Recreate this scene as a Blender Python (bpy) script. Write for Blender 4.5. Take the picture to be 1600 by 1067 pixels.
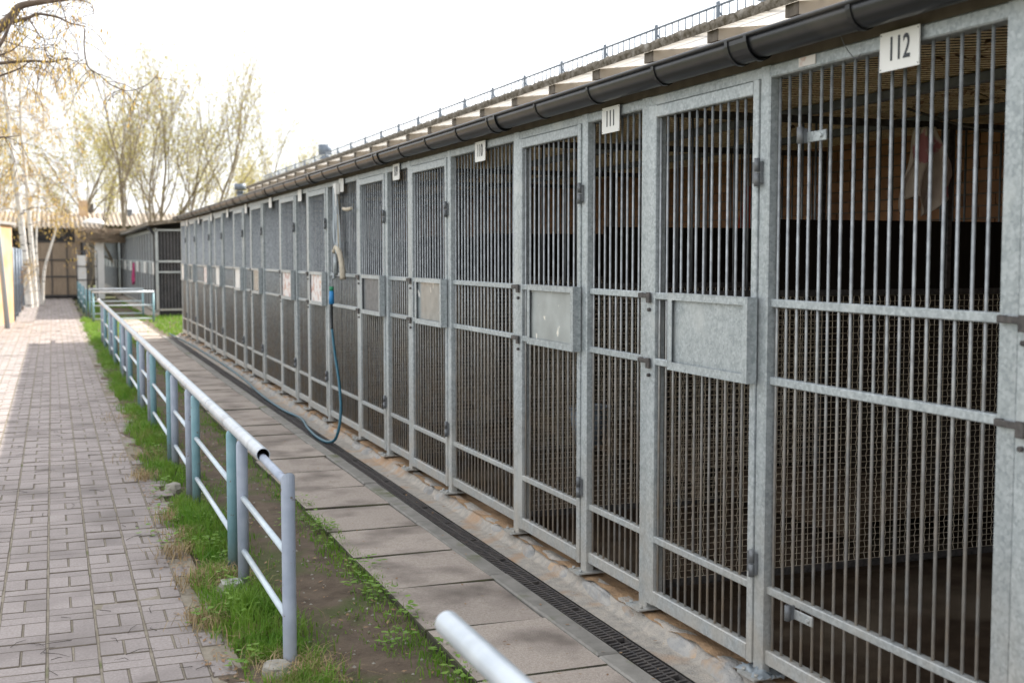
import bpy, math, random
import numpy as np
from mathutils import Vector, Matrix
R = math.radians
random.seed(7); rng = np.random.default_rng(11)
for o in list(bpy.data.objects): bpy.data.objects.remove(o, do_unlink=True)
sc = bpy.context.scene; col = sc.collection

# ------------------------------------------------------------------ camera, sky, sun, exposure
CAM_H = 1.68
cd = bpy.data.cameras.new('camera'); cam = bpy.data.objects.new('camera', cd); col.objects.link(cam)
cd.sensor_width = 36.0; cd.lens = 36.0*1900/1600; cd.clip_start = .05; cd.clip_end = 3000
cam.location = (0, 0, CAM_H); cam.rotation_euler = (R(90-4.02), 0, R(-20.68))
cd.dof.use_dof = True; cd.dof.focus_distance = 6.0; cd.dof.aperture_fstop = 3.2
sc.camera = cam
SUN = Vector((2.787, .85, 2.47)).normalized()
w = bpy.data.worlds.new('World'); sc.world = w; w.use_nodes = True
nt = w.node_tree; nt.nodes.clear()
sky = nt.nodes.new('ShaderNodeTexSky'); sky.sky_type = 'NISHITA'; sky.sun_disc = False
sky.sun_elevation = math.asin(SUN.z); sky.sun_rotation = math.atan2(SUN.x, SUN.y)
sky.air_density = 1.0; sky.dust_density = 2.5; sky.ozone_density = 1.0
tc = nt.nodes.new('ShaderNodeTexCoord'); nz = nt.nodes.new('ShaderNodeTexNoise'); nz.inputs['Scale'].default_value = 2.2; nz.inputs['Detail'].default_value = 5
mp = nt.nodes.new('ShaderNodeMapping'); mp.inputs['Scale'].default_value = (1, 1, 2.6)
rp = nt.nodes.new('ShaderNodeMapRange'); rp.inputs[1].default_value = .3; rp.inputs[2].default_value = .62; rp.inputs[3].default_value = .45; rp.inputs[4].default_value = .95
mx = nt.nodes.new('ShaderNodeMix'); mx.data_type = 'RGBA'; mx.inputs[7].default_value = (9.5, 9.6, 9.8, 1)     # thin bright cloud veil
bg = nt.nodes.new('ShaderNodeBackground'); bg.inputs[1].default_value = .1; wo = nt.nodes.new('ShaderNodeOutputWorld')
L = nt.links.new
L(tc.outputs['Generated'], mp.inputs[0]); L(mp.outputs[0], nz.inputs['Vector']); L(nz.outputs[0], rp.inputs[0]); L(rp.outputs[0], mx.inputs[0])
L(sky.outputs[0], mx.inputs[6]); L(mx.outputs[2], bg.inputs[0]); L(bg.outputs[0], wo.inputs[0])
sd = bpy.data.lights.new('sun', 'SUN'); sd.energy = 4.8; sd.angle = R(.6); sd.color = (1, .94, .85)
so = bpy.data.objects.new('sun', sd); col.objects.link(so); so.rotation_euler = SUN.to_track_quat('Z', 'Y').to_euler()
sc.view_settings.view_transform = 'Standard'; sc.view_settings.look = 'None'; sc.view_settings.gamma = 1
sc.view_settings.exposure = 1.05
sc.cycles.max_bounces = 5; sc.cycles.diffuse_bounces = 3; sc.cycles.glossy_bounces = 2; sc.cycles.transmission_bounces = 2; sc.cycles.caustics_reflective = False; sc.cycles.caustics_refractive = False

# ------------------------------------------------------------------ materials
def mat(name, c1, c2=None, rough=.7, metal=0, scale=8, detail=6, bump=0, bscale=None, kind='noise', stretch=None, spec=.4, dirt=None, rand=0, contrast=(.35, .65), third=None, coat=0, trans=0):
    m = bpy.data.materials.new(name); m.use_nodes = True; t = m.node_tree; n = t.nodes; ln = t.links.new
    b = n['Principled BSDF']; b.inputs['Roughness'].default_value = rough; b.inputs['Metallic'].default_value = metal
    b.inputs['Specular IOR Level'].default_value = spec
    if coat: b.inputs['Coat Weight'].default_value = coat; b.inputs['Coat Roughness'].default_value = .15
    geo = n.new('ShaderNodeNewGeometry'); vec = geo.outputs['Position']
    if stretch:
        mm = n.new('ShaderNodeMapping'); mm.inputs['Scale'].default_value = stretch; ln(vec, mm.inputs[0]); vec = mm.outputs[0]
    def noise(s, d=detail, k='noise', out=None):
        if k == 'noise':
            x = n.new('ShaderNodeTexNoise'); x.inputs['Scale'].default_value = s; x.inputs['Detail'].default_value = d; ln(vec, x.inputs['Vector']); return x.outputs[0]
        x = n.new('ShaderNodeTexVoronoi'); x.inputs['Scale'].default_value = s; ln(vec, x.inputs['Vector'])
        if out == 'Color':
            sp = n.new('ShaderNodeSeparateColor'); ln(x.outputs['Color'], sp.inputs[0]); return sp.outputs[0]
        return x.outputs['Distance']
    def mixc(fac, a, bb):
        x = n.new('ShaderNodeMix'); x.data_type = 'RGBA'
        if isinstance(fac, (int, float)): x.inputs[0].default_value = fac
        else: ln(fac, x.inputs[0])
        for i, v in ((6, a), (7, bb)):
            if isinstance(v, tuple): x.inputs[i].default_value = (*v, 1)
            else: ln(v, x.inputs[i])
        return x.outputs[2]
    def rng_(v, a, b_, c=0., d=1.):
        x = n.new('ShaderNodeMapRange'); x.inputs[1].default_value = a; x.inputs[2].default_value = b_; x.inputs[3].default_value = c; x.inputs[4].default_value = d; ln(v, x.inputs[0]); return x.outputs[0]
    c = c1
    if c2:
        f = noise(scale, k=kind, out='Color') if kind == 'voronoi' else noise(scale)
        if kind == 'voronoi':
            f2 = noise(scale*.35); x = n.new('ShaderNodeMath'); x.operation = 'MULTIPLY_ADD'; ln(f, x.inputs[0]); x.inputs[1].default_value = .5; ln(f2, x.inputs[2]); f = rng_(x.outputs[0], .45, 1.05)
        else: f = rng_(f, *contrast)
        c = mixc(f, c1, c2)
    if third:
        f = rng_(noise(third[1]), third[2], third[3]); c = mixc(f, c, third[0])
    if dirt:   # (colour, z where it fades out, strength)
        sp = n.new('ShaderNodeSeparateXYZ'); ln(geo.outputs['Position'], sp.inputs[0])
        f = rng_(sp.outputs[2], dirt[1], .05, 0, 1); g = rng_(noise(9), .3, .7, .2, 1)
        x = n.new('ShaderNodeMath'); x.operation = 'MULTIPLY'; ln(f, x.inputs[0]); ln(g, x.inputs[1])
        y = n.new('ShaderNodeMath'); y.operation = 'MULTIPLY'; ln(x.outputs[0], y.inputs[0]); y.inputs[1].default_value = dirt[2]
        c = mixc(y.outputs[0], c, dirt[0])
    if rand:
        oi = n.new('ShaderNodeObjectInfo'); h = n.new('ShaderNodeHueSaturation'); v = rng_(oi.outputs['Random'], 0, 1, 1-rand, 1+rand); ln(v, h.inputs['Value'])
        if isinstance(c, tuple): h.inputs['Color'].default_value = (*c, 1)
        else: ln(c, h.inputs['Color'])
        c = h.outputs[0]
    if isinstance(c, tuple): b.inputs['Base Color'].default_value = (*c, 1)
    else: ln(c, b.inputs['Base Color'])
    if bump:
        bp = n.new('ShaderNodeBump'); bp.inputs['Strength'].default_value = min(1, bump); bp.inputs['Distance'].default_value = .01
        ln(noise(bscale or scale*3), bp.inputs['Height']); ln(bp.outputs[0], b.inputs['Normal'])
    if trans:
        td = n.new('ShaderNodeBsdfTranslucent'); ms = n.new('ShaderNodeMixShader'); ms.inputs[0].default_value = trans
        if isinstance(c, tuple): td.inputs[0].default_value = (*c, 1)
        else: ln(c, td.inputs[0])
        ln(b.outputs[0], ms.inputs[1]); ln(td.outputs[0], ms.inputs[2]); ln(ms.outputs[0], n['Material Output'].inputs[0])
    return m
DIRT = (.42, .36, .28)
M = dict(
 galv=mat('galvanised_steel', (.30, .335, .35), (.475, .515, .53), .48, .3, 95, kind='voronoi', dirt=((.47, .42, .35), .9, .8), bump=.1, bscale=120, rand=.07, third=((.50, .53, .53), 3, .58, .7)),
 galv_bar=mat('galvanised_bar', (.27, .29, .305), (.41, .435, .45), .42, .35, 30, dirt=((.41, .315, .215), 1.6, .95), rand=.08),
 galv_dark=mat('zinc_grey', (.13, .138, .15), (.20, .21, .22), .5, .4, 20),
 iron=mat('dark_iron', (.055, .052, .052), (.12, .11, .105), .6, .4, 40),
 gutter=mat('black_gutter', (.010, .011, .013), (.016, .017, .019), .34, 0, 6, spec=.4, third=((.05, .046, .042), 4, .55, .8)),
 gutter_b=mat('gutter_clip', (.012, .013, .014), None, .4),
 fascia=mat('brown_fascia', (.085, .072, .06), (.13, .11, .09), .8, 0, 10),
 moss=mat('mossy_fibre_cement', (.24, .21, .175), (.09, .072, .045), .95, 0, 22, bump=.9, bscale=60, third=((.36, .33, .29), 9, .58, .72)),
 rafter=mat('beige_rafter', (.50, .44, .37), (.58, .52, .45), .8, 0, 5),
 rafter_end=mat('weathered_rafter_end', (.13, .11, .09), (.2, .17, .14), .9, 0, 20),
 soffit=mat('translucent_white_soffit', (.80, .77, .72), (.84, .82, .78), .7, 0, 4, trans=.5),  # added translucency lets sun glow through to brighten soffit and rafters
 roof=mat('grey_roof_sheet', (.25, .24, .23), (.33, .31, .29), .9, 0, 6),
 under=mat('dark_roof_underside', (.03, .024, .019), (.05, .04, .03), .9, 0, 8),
 mesh=mat('bounce_tinted_rusty_metal', (.86, .72, .48), (.58, .45, .28), .6, .05, 12),  # rusty strands brightened to gold, with bounced ground light put into the colour
 wire=mat('crimped_wire', (.40, .34, .26), (.52, .45, .35), .5, .2, 30),
 panel=mat('dark_plywood', (.012, .009, .007), (.022, .017, .013), .95, 0, 6, spec=.05, stretch=(6, 6, .6)),  # divider boards, and the added rear boards that darken the runs
 brickw=mat('orange_wall_brick', (.40, .20, .10), (.28, .14, .075), .85, 0, 9, rand=.18, bump=.3, bscale=60),
 mortarw=mat('wall_mortar', (.22, .17, .13), (.15, .12, .09), .95, 0, 20),
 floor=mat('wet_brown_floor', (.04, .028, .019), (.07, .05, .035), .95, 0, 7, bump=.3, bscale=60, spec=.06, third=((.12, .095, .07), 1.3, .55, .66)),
 wood=mat('grubby_plank', (.05, .034, .022), (.08, .056, .037), .95, 0, 5, spec=.1, stretch=(8, 1, 8), rand=.2),
 paver=mat('mauve_paver', (.28, .244, .231), (.358, .318, .303), .9, 0, 85, detail=4, rand=.10, bump=.6, bscale=160, third=((.20, .175, .165), 1.7, .48, .72)),
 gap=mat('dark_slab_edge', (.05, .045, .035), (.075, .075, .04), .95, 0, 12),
 joint=mat('dark_brick_side', (.12, .10, .085), (.17, .145, .115), .95, 0, 20),  # brick sides, chamfers and walkway bed, darker than the top faces
 sand=mat('joint_sand', (.29, .255, .205), (.22, .19, .145), .95, 0, 25, bump=.5, bscale=90, third=((.13, .14, .06), 3, .6, .72)),
 slab=mat('concrete_slab', (.365, .31, .268), (.46, .40, .35), .92, 0, 75, detail=4, rand=.09, bump=.8, bscale=150, third=((.19, .16, .138), 2.6, .47, .7)),
 kerb=mat('concrete_kerb', (.22, .21, .19), (.30, .285, .26), .9, 0, 10, rand=.1, bump=.4, bscale=120, third=((.15, .16, .09), 4, .58, .7)),
 cast=mat('cast_iron', (.085, .08, .083), (.14, .125, .115), .5, .3, 30),
 pit=mat('drain_pit', (.012, .01, .008), None, .95),
 mortar=mat('stained_mortar', (.46, .415, .36), (.34, .32, .29), .92, 0, 26, bump=1, bscale=110, third=((.44, .29, .18), 3.5, .52, .68)),
 mound=mat('grey_mortar_mound', (.30, .30, .295), (.42, .40, .37), .92, 0, 16, bump=1, bscale=90, rand=.15, third=((.46, .33, .22), 5, .52, .66)),
 sandy=mat('orange_sand', (.42, .27, .15), (.30, .20, .12), .95, 0, 12, bump=.9, bscale=60),
 footing=mat('rough_concrete', (.36, .34, .30), (.22, .21, .17), .95, 0, 16, bump=.8, bscale=60),
 soil=mat('bare_soil', (.085, .062, .043), (.14, .105, .075), .95, 0, 9, bump=1, bscale=70, third=((.075, .085, .03), 2.2, .52, .62)),
 ground=mat('rough_ground', (.15, .13, .08), (.09, .12, .04), .95, 0, 1.5, bump=.6, bscale=20),
 grass=mat('green_grass', (.10, .235, .02), (.21, .35, .05), .55, 0, 6, spec=.3, trans=.45, third=((.26, .25, .085), 5, .55, .72)),
 weed=mat('weed_leaf', (.14, .28, .04), (.24, .38, .07), .6, 0, 9, spec=.3, trans=.3),
 straw=mat('dry_straw', (.40, .31, .17), (.28, .20, .10), .9, 0, 12),
 leaf=mat('dead_leaf', (.22, .12, .06), (.36, .25, .15), .85, 0, 30, rand=.2),
 twig=mat('dark_twig', (.06, .05, .042), None, .9),
 teal=mat('teal_paint', (.18, .345, .40), (.24, .41, .47), .45, 0, 12, spec=.5, third=((.17, .13, .10), 30, .66, .72), dirt=((.22, .24, .2), .25, .7)),
 lav=mat('lavender_paint', (.31, .36, .45), (.39, .44, .53), .45, 0, 12, spec=.5, third=((.18, .14, .11), 30, .66, .72), dirt=((.24, .24, .22), .25, .7)),
 pale=mat('pale_blue_rail_paint', (.50, .58, .64), (.58, .66, .71), .35, .1, 14, spec=.5),
 sleeve=mat('silver_sleeve', (.46, .51, .56), (.55, .60, .645), .33, .2, 10, spec=.5, third=((.33, .36, .39), 7, .55, .75)),
 inner=mat('tube_inside', (.03, .025, .02), None, .9),
 white=mat('white_plate', (.80, .80, .78), (.74, .74, .72), .45, 0, 6),
 ink=mat('dark_ink', (.035, .04, .05), None, .5),
 paper=mat('printed_notice', (.78, .74, .72), (.55, .33, .28), .6, 0, 14, contrast=(.5, .62), third=((.80, .50, .25), 11, .62, .7)),
 glass=mat('painted_reflection_pane', (.30, .335, .345), (.22, .25, .26), .22, 0, 11, spec=.4, third=((.8, .8, .78), 8, .62, .68)),  # pale patches paint white reflections into the pane colour
 blotch=mat('stained_sheet', (.40, .43, .425), (.30, .32, .315), .45, .1, 7, third=((.75, .73, .66), 13, .66, .7)),
 hose=mat('teal_hose', (.008, .085, .13), (.013, .11, .165), .35, 0, 20, spec=.5),
 hose_b=mat('black_hose', (.02, .024, .028), None, .4),
 blue=mat('blue_plastic', (.03, .24, .55), None, .4), green=mat('green_plastic', (.02, .25, .12), None, .4),
 foam=mat('dirty_insulation', (.58, .52, .42), (.42, .37, .29), .85, 0, 18, bump=.5),
 film=mat('plastic_wrap', (.52, .58, .62), (.36, .42, .47), .25, 0, 25, spec=.6, stretch=(1, 1, .2), trans=.4),
 rag=mat('beige_rag', (.62, .53, .45), (.48, .38, .33), .95, 0, 9, third=((.45, .18, .20), 6, .6, .63)),
 red=mat('red_cloth', (.45, .06, .025), (.28, .03, .02), .9, 0, 12),
 pink=mat('magenta_cloth', (.45, .05, .16), (.3, .04, .12), .9, 0, 12),
 bark=mat('grey_bark', (.33, .275, .20), (.22, .18, .125), .9, 0, 8, stretch=(3, 3, .6), bump=.5),
 birch=mat('birch_bark', (.72, .70, .66), (.60, .57, .53), .8, 0, 4, stretch=(1, 1, 4), third=((.08, .07, .06), 3.2, .60, .66)),
 btwig=mat('birch_twig', (.17, .125, .095), (.10, .075, .06), .85, 0, 10),
 bud=mat('spring_leaf', (.52, .48, .15), (.60, .52, .22), .7, 0, 2, trans=.55),
 catkin=mat('yellow_catkin', (.70, .52, .13), (.66, .42, .16), .7, 0, 3, trans=.5),
 ochre=mat('ochre_plaster', (.50, .31, .16), (.58, .42, .27), .9, 0, 2.5, bump=.3),
 corr=mat('corrugated_sheet', (.30, .25, .20), (.38, .33, .27), .85, 0, 4),
 reed=mat('reed_screen', (.34, .265, .195), (.25, .195, .14), .9, 0, 8, stretch=(6, 6, .3)),
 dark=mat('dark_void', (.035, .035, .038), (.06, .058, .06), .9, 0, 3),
 bluegrey=mat('blue_grey_metal', (.13, .16, .20), (.18, .21, .25), .5, .3, 8),
 lamp=mat('lamp_pole', (.33, .38, .43), None, .5, .3),
)

# ------------------------------------------------------------------ mesh helpers
class MB:
    def __init__(s): s.v = []; s.f = []; s.sm = []
    def add(s, vs, fs, smooth=False):
        b = len(s.v); s.v.extend([tuple(p) for p in vs]); s.f.extend([tuple(i+b for i in f) for f in fs]); s.sm.extend([smooth]*len(fs)); return s
    def box(s, x0, x1, y0, y1, z0, z1, c=0):
        if c <= 0:
            return s.add([(x, y, z) for x in (x0, x1) for y in (y0, y1) for z in (z0, z1)],
                  [(0, 1, 3, 2), (4, 6, 7, 5), (0, 4, 5, 1), (2, 3, 7, 6), (0, 2, 6, 4), (1, 5, 7, 3)])
        # chamfered along its longest axis
        d = [x1-x0, y1-y0, z1-z0]; ax = d.index(max(d)); lo = [x0, y0, z0]; hi = [x1, y1, z1]; u, v = [i for i in range(3) if i != ax]
        pr = [(lo[u]+c, lo[v]), (hi[u]-c, lo[v]), (hi[u], lo[v]+c), (hi[u], hi[v]-c), (hi[u]-c, hi[v]), (lo[u]+c, hi[v]), (lo[u], hi[v]-c), (lo[u], lo[v]+c)]
        vs = []
        for e in (lo[ax], hi[ax]):
            for a, b in pr:
                p = [0, 0, 0]; p[ax] = e; p[u] = a; p[v] = b; vs.append(p)
        fl = (ax == 1)
        fs = [(i, (i+1) % 8, 8+(i+1) % 8, 8+i) for i in range(8)] + [tuple(range(7, -1, -1)), tuple(range(8, 16))]
        if fl: fs = [f[::-1] for f in fs]
        return s.add(vs, fs)
    def slab(s, x0, x1, y0, y1, z0, z1, c=.005):      # top edges chamfered
        vs = [(x0, y0, z0), (x1, y0, z0), (x1, y1, z0), (x0, y1, z0), (x0, y0, z1-c), (x1, y0, z1-c), (x1, y1, z1-c), (x0, y1, z1-c),
              (x0+c, y0+c, z1), (x1-c, y0+c, z1), (x1-c, y1-c, z1), (x0+c, y1-c, z1)]
        fs = [(8, 9, 10, 11)]
        for i in range(4):
            j = (i+1) % 4; fs += [(i, j, 4+j, 4+i), (4+i, 4+j, 8+j, 8+i)]
        return s.add(vs, fs)
    def tube(s, pts, r, n=8, caps=True, smooth=True):
        P = [Vector(p) for p in pts]; rs = r if isinstance(r, (list, tuple)) else [r]*len(P)
        vs = []; up = None
        for i, p in enumerate(P):
            t = (P[min(i+1, len(P)-1)]-P[max(i-1, 0)])
            if t.length < 1e-9: t = Vector((0, 0, 1))
            t.normalize()
            if up is None: up = Vector((1, 0, 0)) if abs(t.x) < .8 else Vector((0, 1, 0))
            a = (up - t*up.dot(t)); a.normalize(); b = t.cross(a); up = a
            for k in range(n):
                q = 2*math.pi*k/n; vs.append(p + (a*math.cos(q)+b*math.sin(q))*rs[i])
        fs = []
        for i in range(len(P)-1):
            for k in range(n): fs.append((i*n+k, i*n+(k+1) % n, (i+1)*n+(k+1) % n, (i+1)*n+k))
        s.add(vs, fs, smooth)
        if caps and n > 2:
            b = len(s.v)-len(vs); s.f += [tuple(b+k for k in range(n-1, -1, -1)), tuple(b+(len(P)-1)*n+k for k in range(n))]; s.sm += [False, False]
        return s
    def grid(s, X, Y, fn, smooth=True):
        vs = [fn(x, y) for y in Y for x in X]; nx = len(X)
        return s.add(vs, [(j*nx+i, j*nx+i+1, (j+1)*nx+i+1, (j+1)*nx+i) for j in range(len(Y)-1) for i in range(nx-1)], smooth)
    def mesh(s, name):
        me = bpy.data.meshes.new(name); me.from_pydata(s.v, [], s.f); me.polygons.foreach_set('use_smooth', s.sm); me.update(); return me
    def build(s, name, m, parent=None, loc=None, rot=None, **kw): return obj(name, s.mesh(name), m, parent, loc, rot, **kw)
def obj(name, me, m=None, parent=None, loc=None, rot=None, **kw):
    o = bpy.data.objects.new(name, me); col.objects.link(o)
    if m is not None and len(me.materials) == 0: me.materials.append(M[m] if isinstance(m, str) else m)
    if parent: o.parent = parent
    if loc: o.location = loc
    if rot: o.rotation_euler = rot
    tag(o, **kw); return o
def tag(o, label=None, cat=None, group=None, kind=None):
    for k, v in (('label', label), ('category', cat), ('group', group), ('kind', kind)):
        if v: o[k] = v
    return o
def empty(name, loc=(0, 0, 0), label=None, cat=None, group=None, kind=None):
    o = bpy.data.objects.new(name, None); col.objects.link(o); o.location = loc; o.empty_display_size = .1
    return tag(o, label, cat, group, kind)
def catmull(pts, n=8):
    P = [Vector(p) for p in pts]; P = [2*P[0]-P[1]]+P+[2*P[-1]-P[-2]]; out = []
    for i in range(1, len(P)-2):
        for k in range(n):
            t = k/n; a, b, c, d = P[i-1:i+3]
            out.append(.5*((2*b)+(c-a)*t+(2*a-5*b+4*c-d)*t*t+(3*b-a-3*c+d)*t**3))
    out.append(P[-2]); return out
ORD = ['first', 'second', 'third', 'fourth', 'fifth', 'sixth', 'seventh', 'eighth', 'ninth', 'tenth', 'eleventh', 'twelfth', 'thirteenth', 'fourteenth', 'fifteenth', 'sixteenth']

# ================================================================== GROUND
b = MB(); b.grid([-600, -60, -8, 8, 60, 600], [-60, -8, 0, 30, 60, 150, 600, 1500], lambda x, y: (x, y, -.06), False)
b.build('ground', 'ground', kind='structure')

# ---- paved path: sand bed + pavers (basket weave)
path = MB(); path.box(-2.35, .69, -3, 50.9, -.058, -.0048); path = path.build('path', 'sand', kind='structure')
pm = {}
for k, (lx, ly) in dict(long=(.2, .1), lengthwise=(.1, .2)).items():
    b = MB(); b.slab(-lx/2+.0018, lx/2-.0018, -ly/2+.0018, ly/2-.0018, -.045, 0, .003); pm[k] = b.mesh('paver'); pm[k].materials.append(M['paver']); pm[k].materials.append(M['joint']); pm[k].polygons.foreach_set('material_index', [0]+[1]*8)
bricks = []
cols_ = [(.147-.207*k) for k in range(-2, 12)]       # left edge of each 0.2 m column
for ci, xl in enumerate(cols_):
    ph = rng.uniform(-.02, .02)
    for r in range(-8, 128):
        y = r*.408+ph
        c_ = [('lengthwise', xl+.052, y+.1), ('lengthwise', xl+.155, y+.1), ('long', xl+.1035, y+.253), ('long', xl+.1035, y+.355)]
        for k, x, yy in c_:
            if x > .66 - .05*math.sin(yy*1.3) or yy < -2.6: continue
            bricks.append((k, x, yy))
def inframe(x, y): return y > 4.2 and x > -.05-.037*y-.06
near = sorted([q for q in bricks if inframe(q[1], q[2])], key=lambda q: q[2])[:300]
ns = set(near)
for k, x, y in near:
    obj('paver', pm[k], None, path, (x, y, rng.normal(0, .0016)), (rng.normal(0, .006), rng.normal(0, .006), rng.normal(0, .006)))
V = []; F = []; q4 = np.array([(0, 1, 2, 3)]); 
for k, x, y in bricks:
    if (k, x, y) in ns: continue
    lx, ly = ((.2, .1) if k == 'long' else (.1, .2)); lx = lx/2-.0018; ly = ly/2-.0018; z = rng.normal(0, .0016); tx, ty = rng.normal(0, .006, 2); b0 = len(V); c = .003
    for (ax, ay, dz) in ((lx, ly, -.02), (lx-c, ly-c, 0)):
        for sx, sy in ((-1, -1), (1, -1), (1, 1), (-1, 1)): V.append((x+sx*ax, y+sy*ay, z+dz*1.0+(sx*ax*tx+sy*ay*ty)))
    F += [(b0+4, b0+5, b0+6, b0+7)]+[(b0+i, b0+(i+1) % 4, b0+4+(i+1) % 4, b0+4+i) for i in range(4)]
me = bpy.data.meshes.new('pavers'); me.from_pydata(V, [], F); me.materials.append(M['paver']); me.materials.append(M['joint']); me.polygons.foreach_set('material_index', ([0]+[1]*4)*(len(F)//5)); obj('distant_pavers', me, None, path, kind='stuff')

# ---- verge of soil and grass with the railing in it
def soilz(x, y): return -.012+.016*math.sin(x*7+y*1.3)*math.sin(y*2.1+x*3)+.008*math.sin(y*9+x*11)+ (.02 if .72 < x < 1.0 else 0)
b = MB(); b.grid(np.linspace(.5, 1.62, 24), np.linspace(-2, 34, 361), lambda x, y: (x+.02*math.sin(y*5), y, soilz(x, y)-(.03 if x < .56 or x > 1.56 else 0)))
b.build('verge', 'soil', kind='structure')
b = MB(); b.grid(np.linspace(.95, 6, 10), np.linspace(26.6, 50, 24), lambda x, y: (x, y, -.03+.012*math.sin(x*3+y)))
b.build('lawn', 'soil', kind='structure')

def blades(name, pts, h, wd, m, lean=.5, label=None, cat=None):
    pts = np.asarray(pts); n = len(pts); a = rng.uniform(0, 2*np.pi, n); hh = h*rng.uniform(.45, 1.15, n)*(pts[:, 3] if pts.shape[1] > 3 else 1)
    ln_ = rng.uniform(.1, lean, n)*hh; d = np.stack([np.cos(a), np.sin(a)], 1); s = np.stack([-np.sin(a), np.cos(a)], 1)*(wd*rng.uniform(.6, 1.3, n))[:, None]
    base = pts[:, :3]; v = np.zeros((n, 5, 3))
    v[:, 0, :2] = base[:, :2]-s/2; v[:, 1, :2] = base[:, :2]+s/2; v[:, 0, 2] = v[:, 1, 2] = base[:, 2]
    mid = base[:, :2]+d*(ln_*.35)[:, None]
    v[:, 2, :2] = mid+s*.42; v[:, 3, :2] = mid-s*.42; v[:, 2, 2] = v[:, 3, 2] = base[:, 2]+hh*.6
    v[:, 4, :2] = base[:, :2]+d*ln_[:, None]*1.2; v[:, 4, 2] = base[:, 2]+hh*(1-.25*ln_/hh)
    idx = np.arange(n)*5
    f = np.concatenate([np.stack([idx, idx+1, idx+2, idx+3], 1)], 0); t = np.stack([idx+3, idx+2, idx+4], 1)
    me = bpy.data.meshes.new(name); me.from_pydata(v.reshape(-1, 3).tolist(), [], f.tolist()+t.tolist())
    return obj(name, me, m, kind='stuff', label=label, cat=cat)
def clump(y, x, seed):       # patchiness
    return .5+.5*math.sin(y*2.3+seed)*math.sin(y*.9+x*5+seed*2)
P = []
while len(P) < 36000:
    y = 3.6+(rng.random()**1.7)*30; u = rng.random()
    if u < .72: x = rng.normal(.80, .115); k = (clump(y, x, 0)+(.5 if y < 6.2 else .1))*(1.25-abs(x-.8)*2.4)
    else: x = rng.normal(1.5, .06); k = clump(y, x, 2)*.75
    if x < .645+.045*math.sin(y*3)+.03*math.sin(y*7.7) or x > 1.6: continue
    if rng.random() > k+.12: continue
    if min((x-fx)**2+(y-fy)**2*.5 for fx, fy in ((.80, 6.08), (.80, 4.78), (.77, 8.9))) < .0125: continue
    P.append((x, y, soilz(x, y)-.005, (.35+.9*max(0, k)) if x < 1.2 else .55))
blades('grass', P, .10, .005, 'grass', .8, 'green grass growing in tufts under the railing and along the slabs', 'grass')
P = [(x, y, soilz(x, y)-.004, .5) for x, y in zip(rng.uniform(.95, 1.5, 7000), 3.6+rng.random(7000)**1.5*24) if math.sin(x*9+y*2.2)*math.sin(y*3.1-x*4) > .1]
blades('short_grass', P, .05, .006, 'grass', 1, 'short sparse grass on the bare soil strip', 'grass')
P = [(x, y, -.03, 1) for x, y in zip(rng.uniform(1.0, 5.5, 16000), rng.uniform(26.8, 48, 16000)) if not (1.55 < x < 2.3 and math.sin(y*.7) > -.9) or rng.random() < .05]
blades('lawn_grass', P, .1, .02, 'grass', .8, 'sunlit grass between the two kennel blocks', 'grass')
P = [(rng.normal(x0, s), rng.normal(y0, s*1.4), 0.0, 1) for x0, y0, s, n in ((.75, 6.3, .08, 700), (.88, 4.72, .09, 500), (.78, 5.4, .1, 160), (.72, 7.4, .08, 140), (.75, 10.5, .12, 200), (.75, 13, .15, 200), (.66, 7.9, .05, 160), (.62, 5.6, .05, 160), (.6, 9.5, .05, 150), (.62, 7.0, .06, 160)) for _ in range(n)]
blades('dry_grass', P, .09, .004, 'straw', 1.6, 'tufts of dry straw around the railing footings', 'grass')
# broad weeds
b = MB()
for (cx, cy) in [(rng.normal(.74, .08), y) for y in np.concatenate([rng.uniform(8, 30, 70), rng.uniform(4.2, 8, 14)])] + [(rng.normal(1.45, .05), y) for y in rng.uniform(4, 9, 16)]:
    for k in range(int(rng.integers(14, 30))):
        a = rng.uniform(0, 6.28); l = rng.uniform(.018, .045); r0 = rng.uniform(0, .07); h = rng.uniform(.01, .1); d = Vector((math.cos(a), math.sin(a), 0)); s = Vector((-d.y, d.x, 0))*l*.35
        p = Vector((cx, cy, soilz(cx, cy)+h))+d*r0; t = Vector((0, 0, rng.uniform(-.3, .5)*l))
        b.add([p, p+d*l*.5+s+t*.6, p+d*l+t*.5, p+d*l*.5-s+t*.6], [(0, 1, 2, 3)])
b.build('weeds', 'weed', kind='stuff', label='low broad-leaved weeds along the path edge', cat='weeds')
# leaf litter and twigs
b = MB()
for _ in range(1500):
    y = 4+(rng.random()**1.6)*16; x = rng.normal(.62, .05) if rng.random() < .7 else rng.uniform(.9, 1.5)
    a = rng.uniform(0, 6.28); l = rng.uniform(.005, .018); d = Vector((math.cos(a), math.sin(a), rng.uniform(-.25, .35)))*l; s = Vector((-math.sin(a), math.cos(a), rng.uniform(-.3, .3)))*l*.45; p = Vector((x, y, max(.006, soilz(x, y)+.008)))
    b.add([p-d, p+s, p+d, p-s], [(0, 1, 2, 3)])
for _ in range(220):
    p = Vector((rng.uniform(1.55, 2.44), 3.8+rng.random()**1.4*12, .026)); a = rng.uniform(0, 6.28); l = rng.uniform(.004, .014); d = Vector((math.cos(a), math.sin(a), rng.uniform(-.1, .3)))*l; s = Vector((-math.sin(a), math.cos(a), rng.uniform(-.2, .3)))*l*.5
    b.add([p-d, p+s, p+d, p-s], [(0, 1, 2, 3)])
b.build('leaf_litter', 'leaf', kind='stuff', label='crumbled dead leaves strewn along the path edge', cat='leaves')
b = MB()
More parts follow.
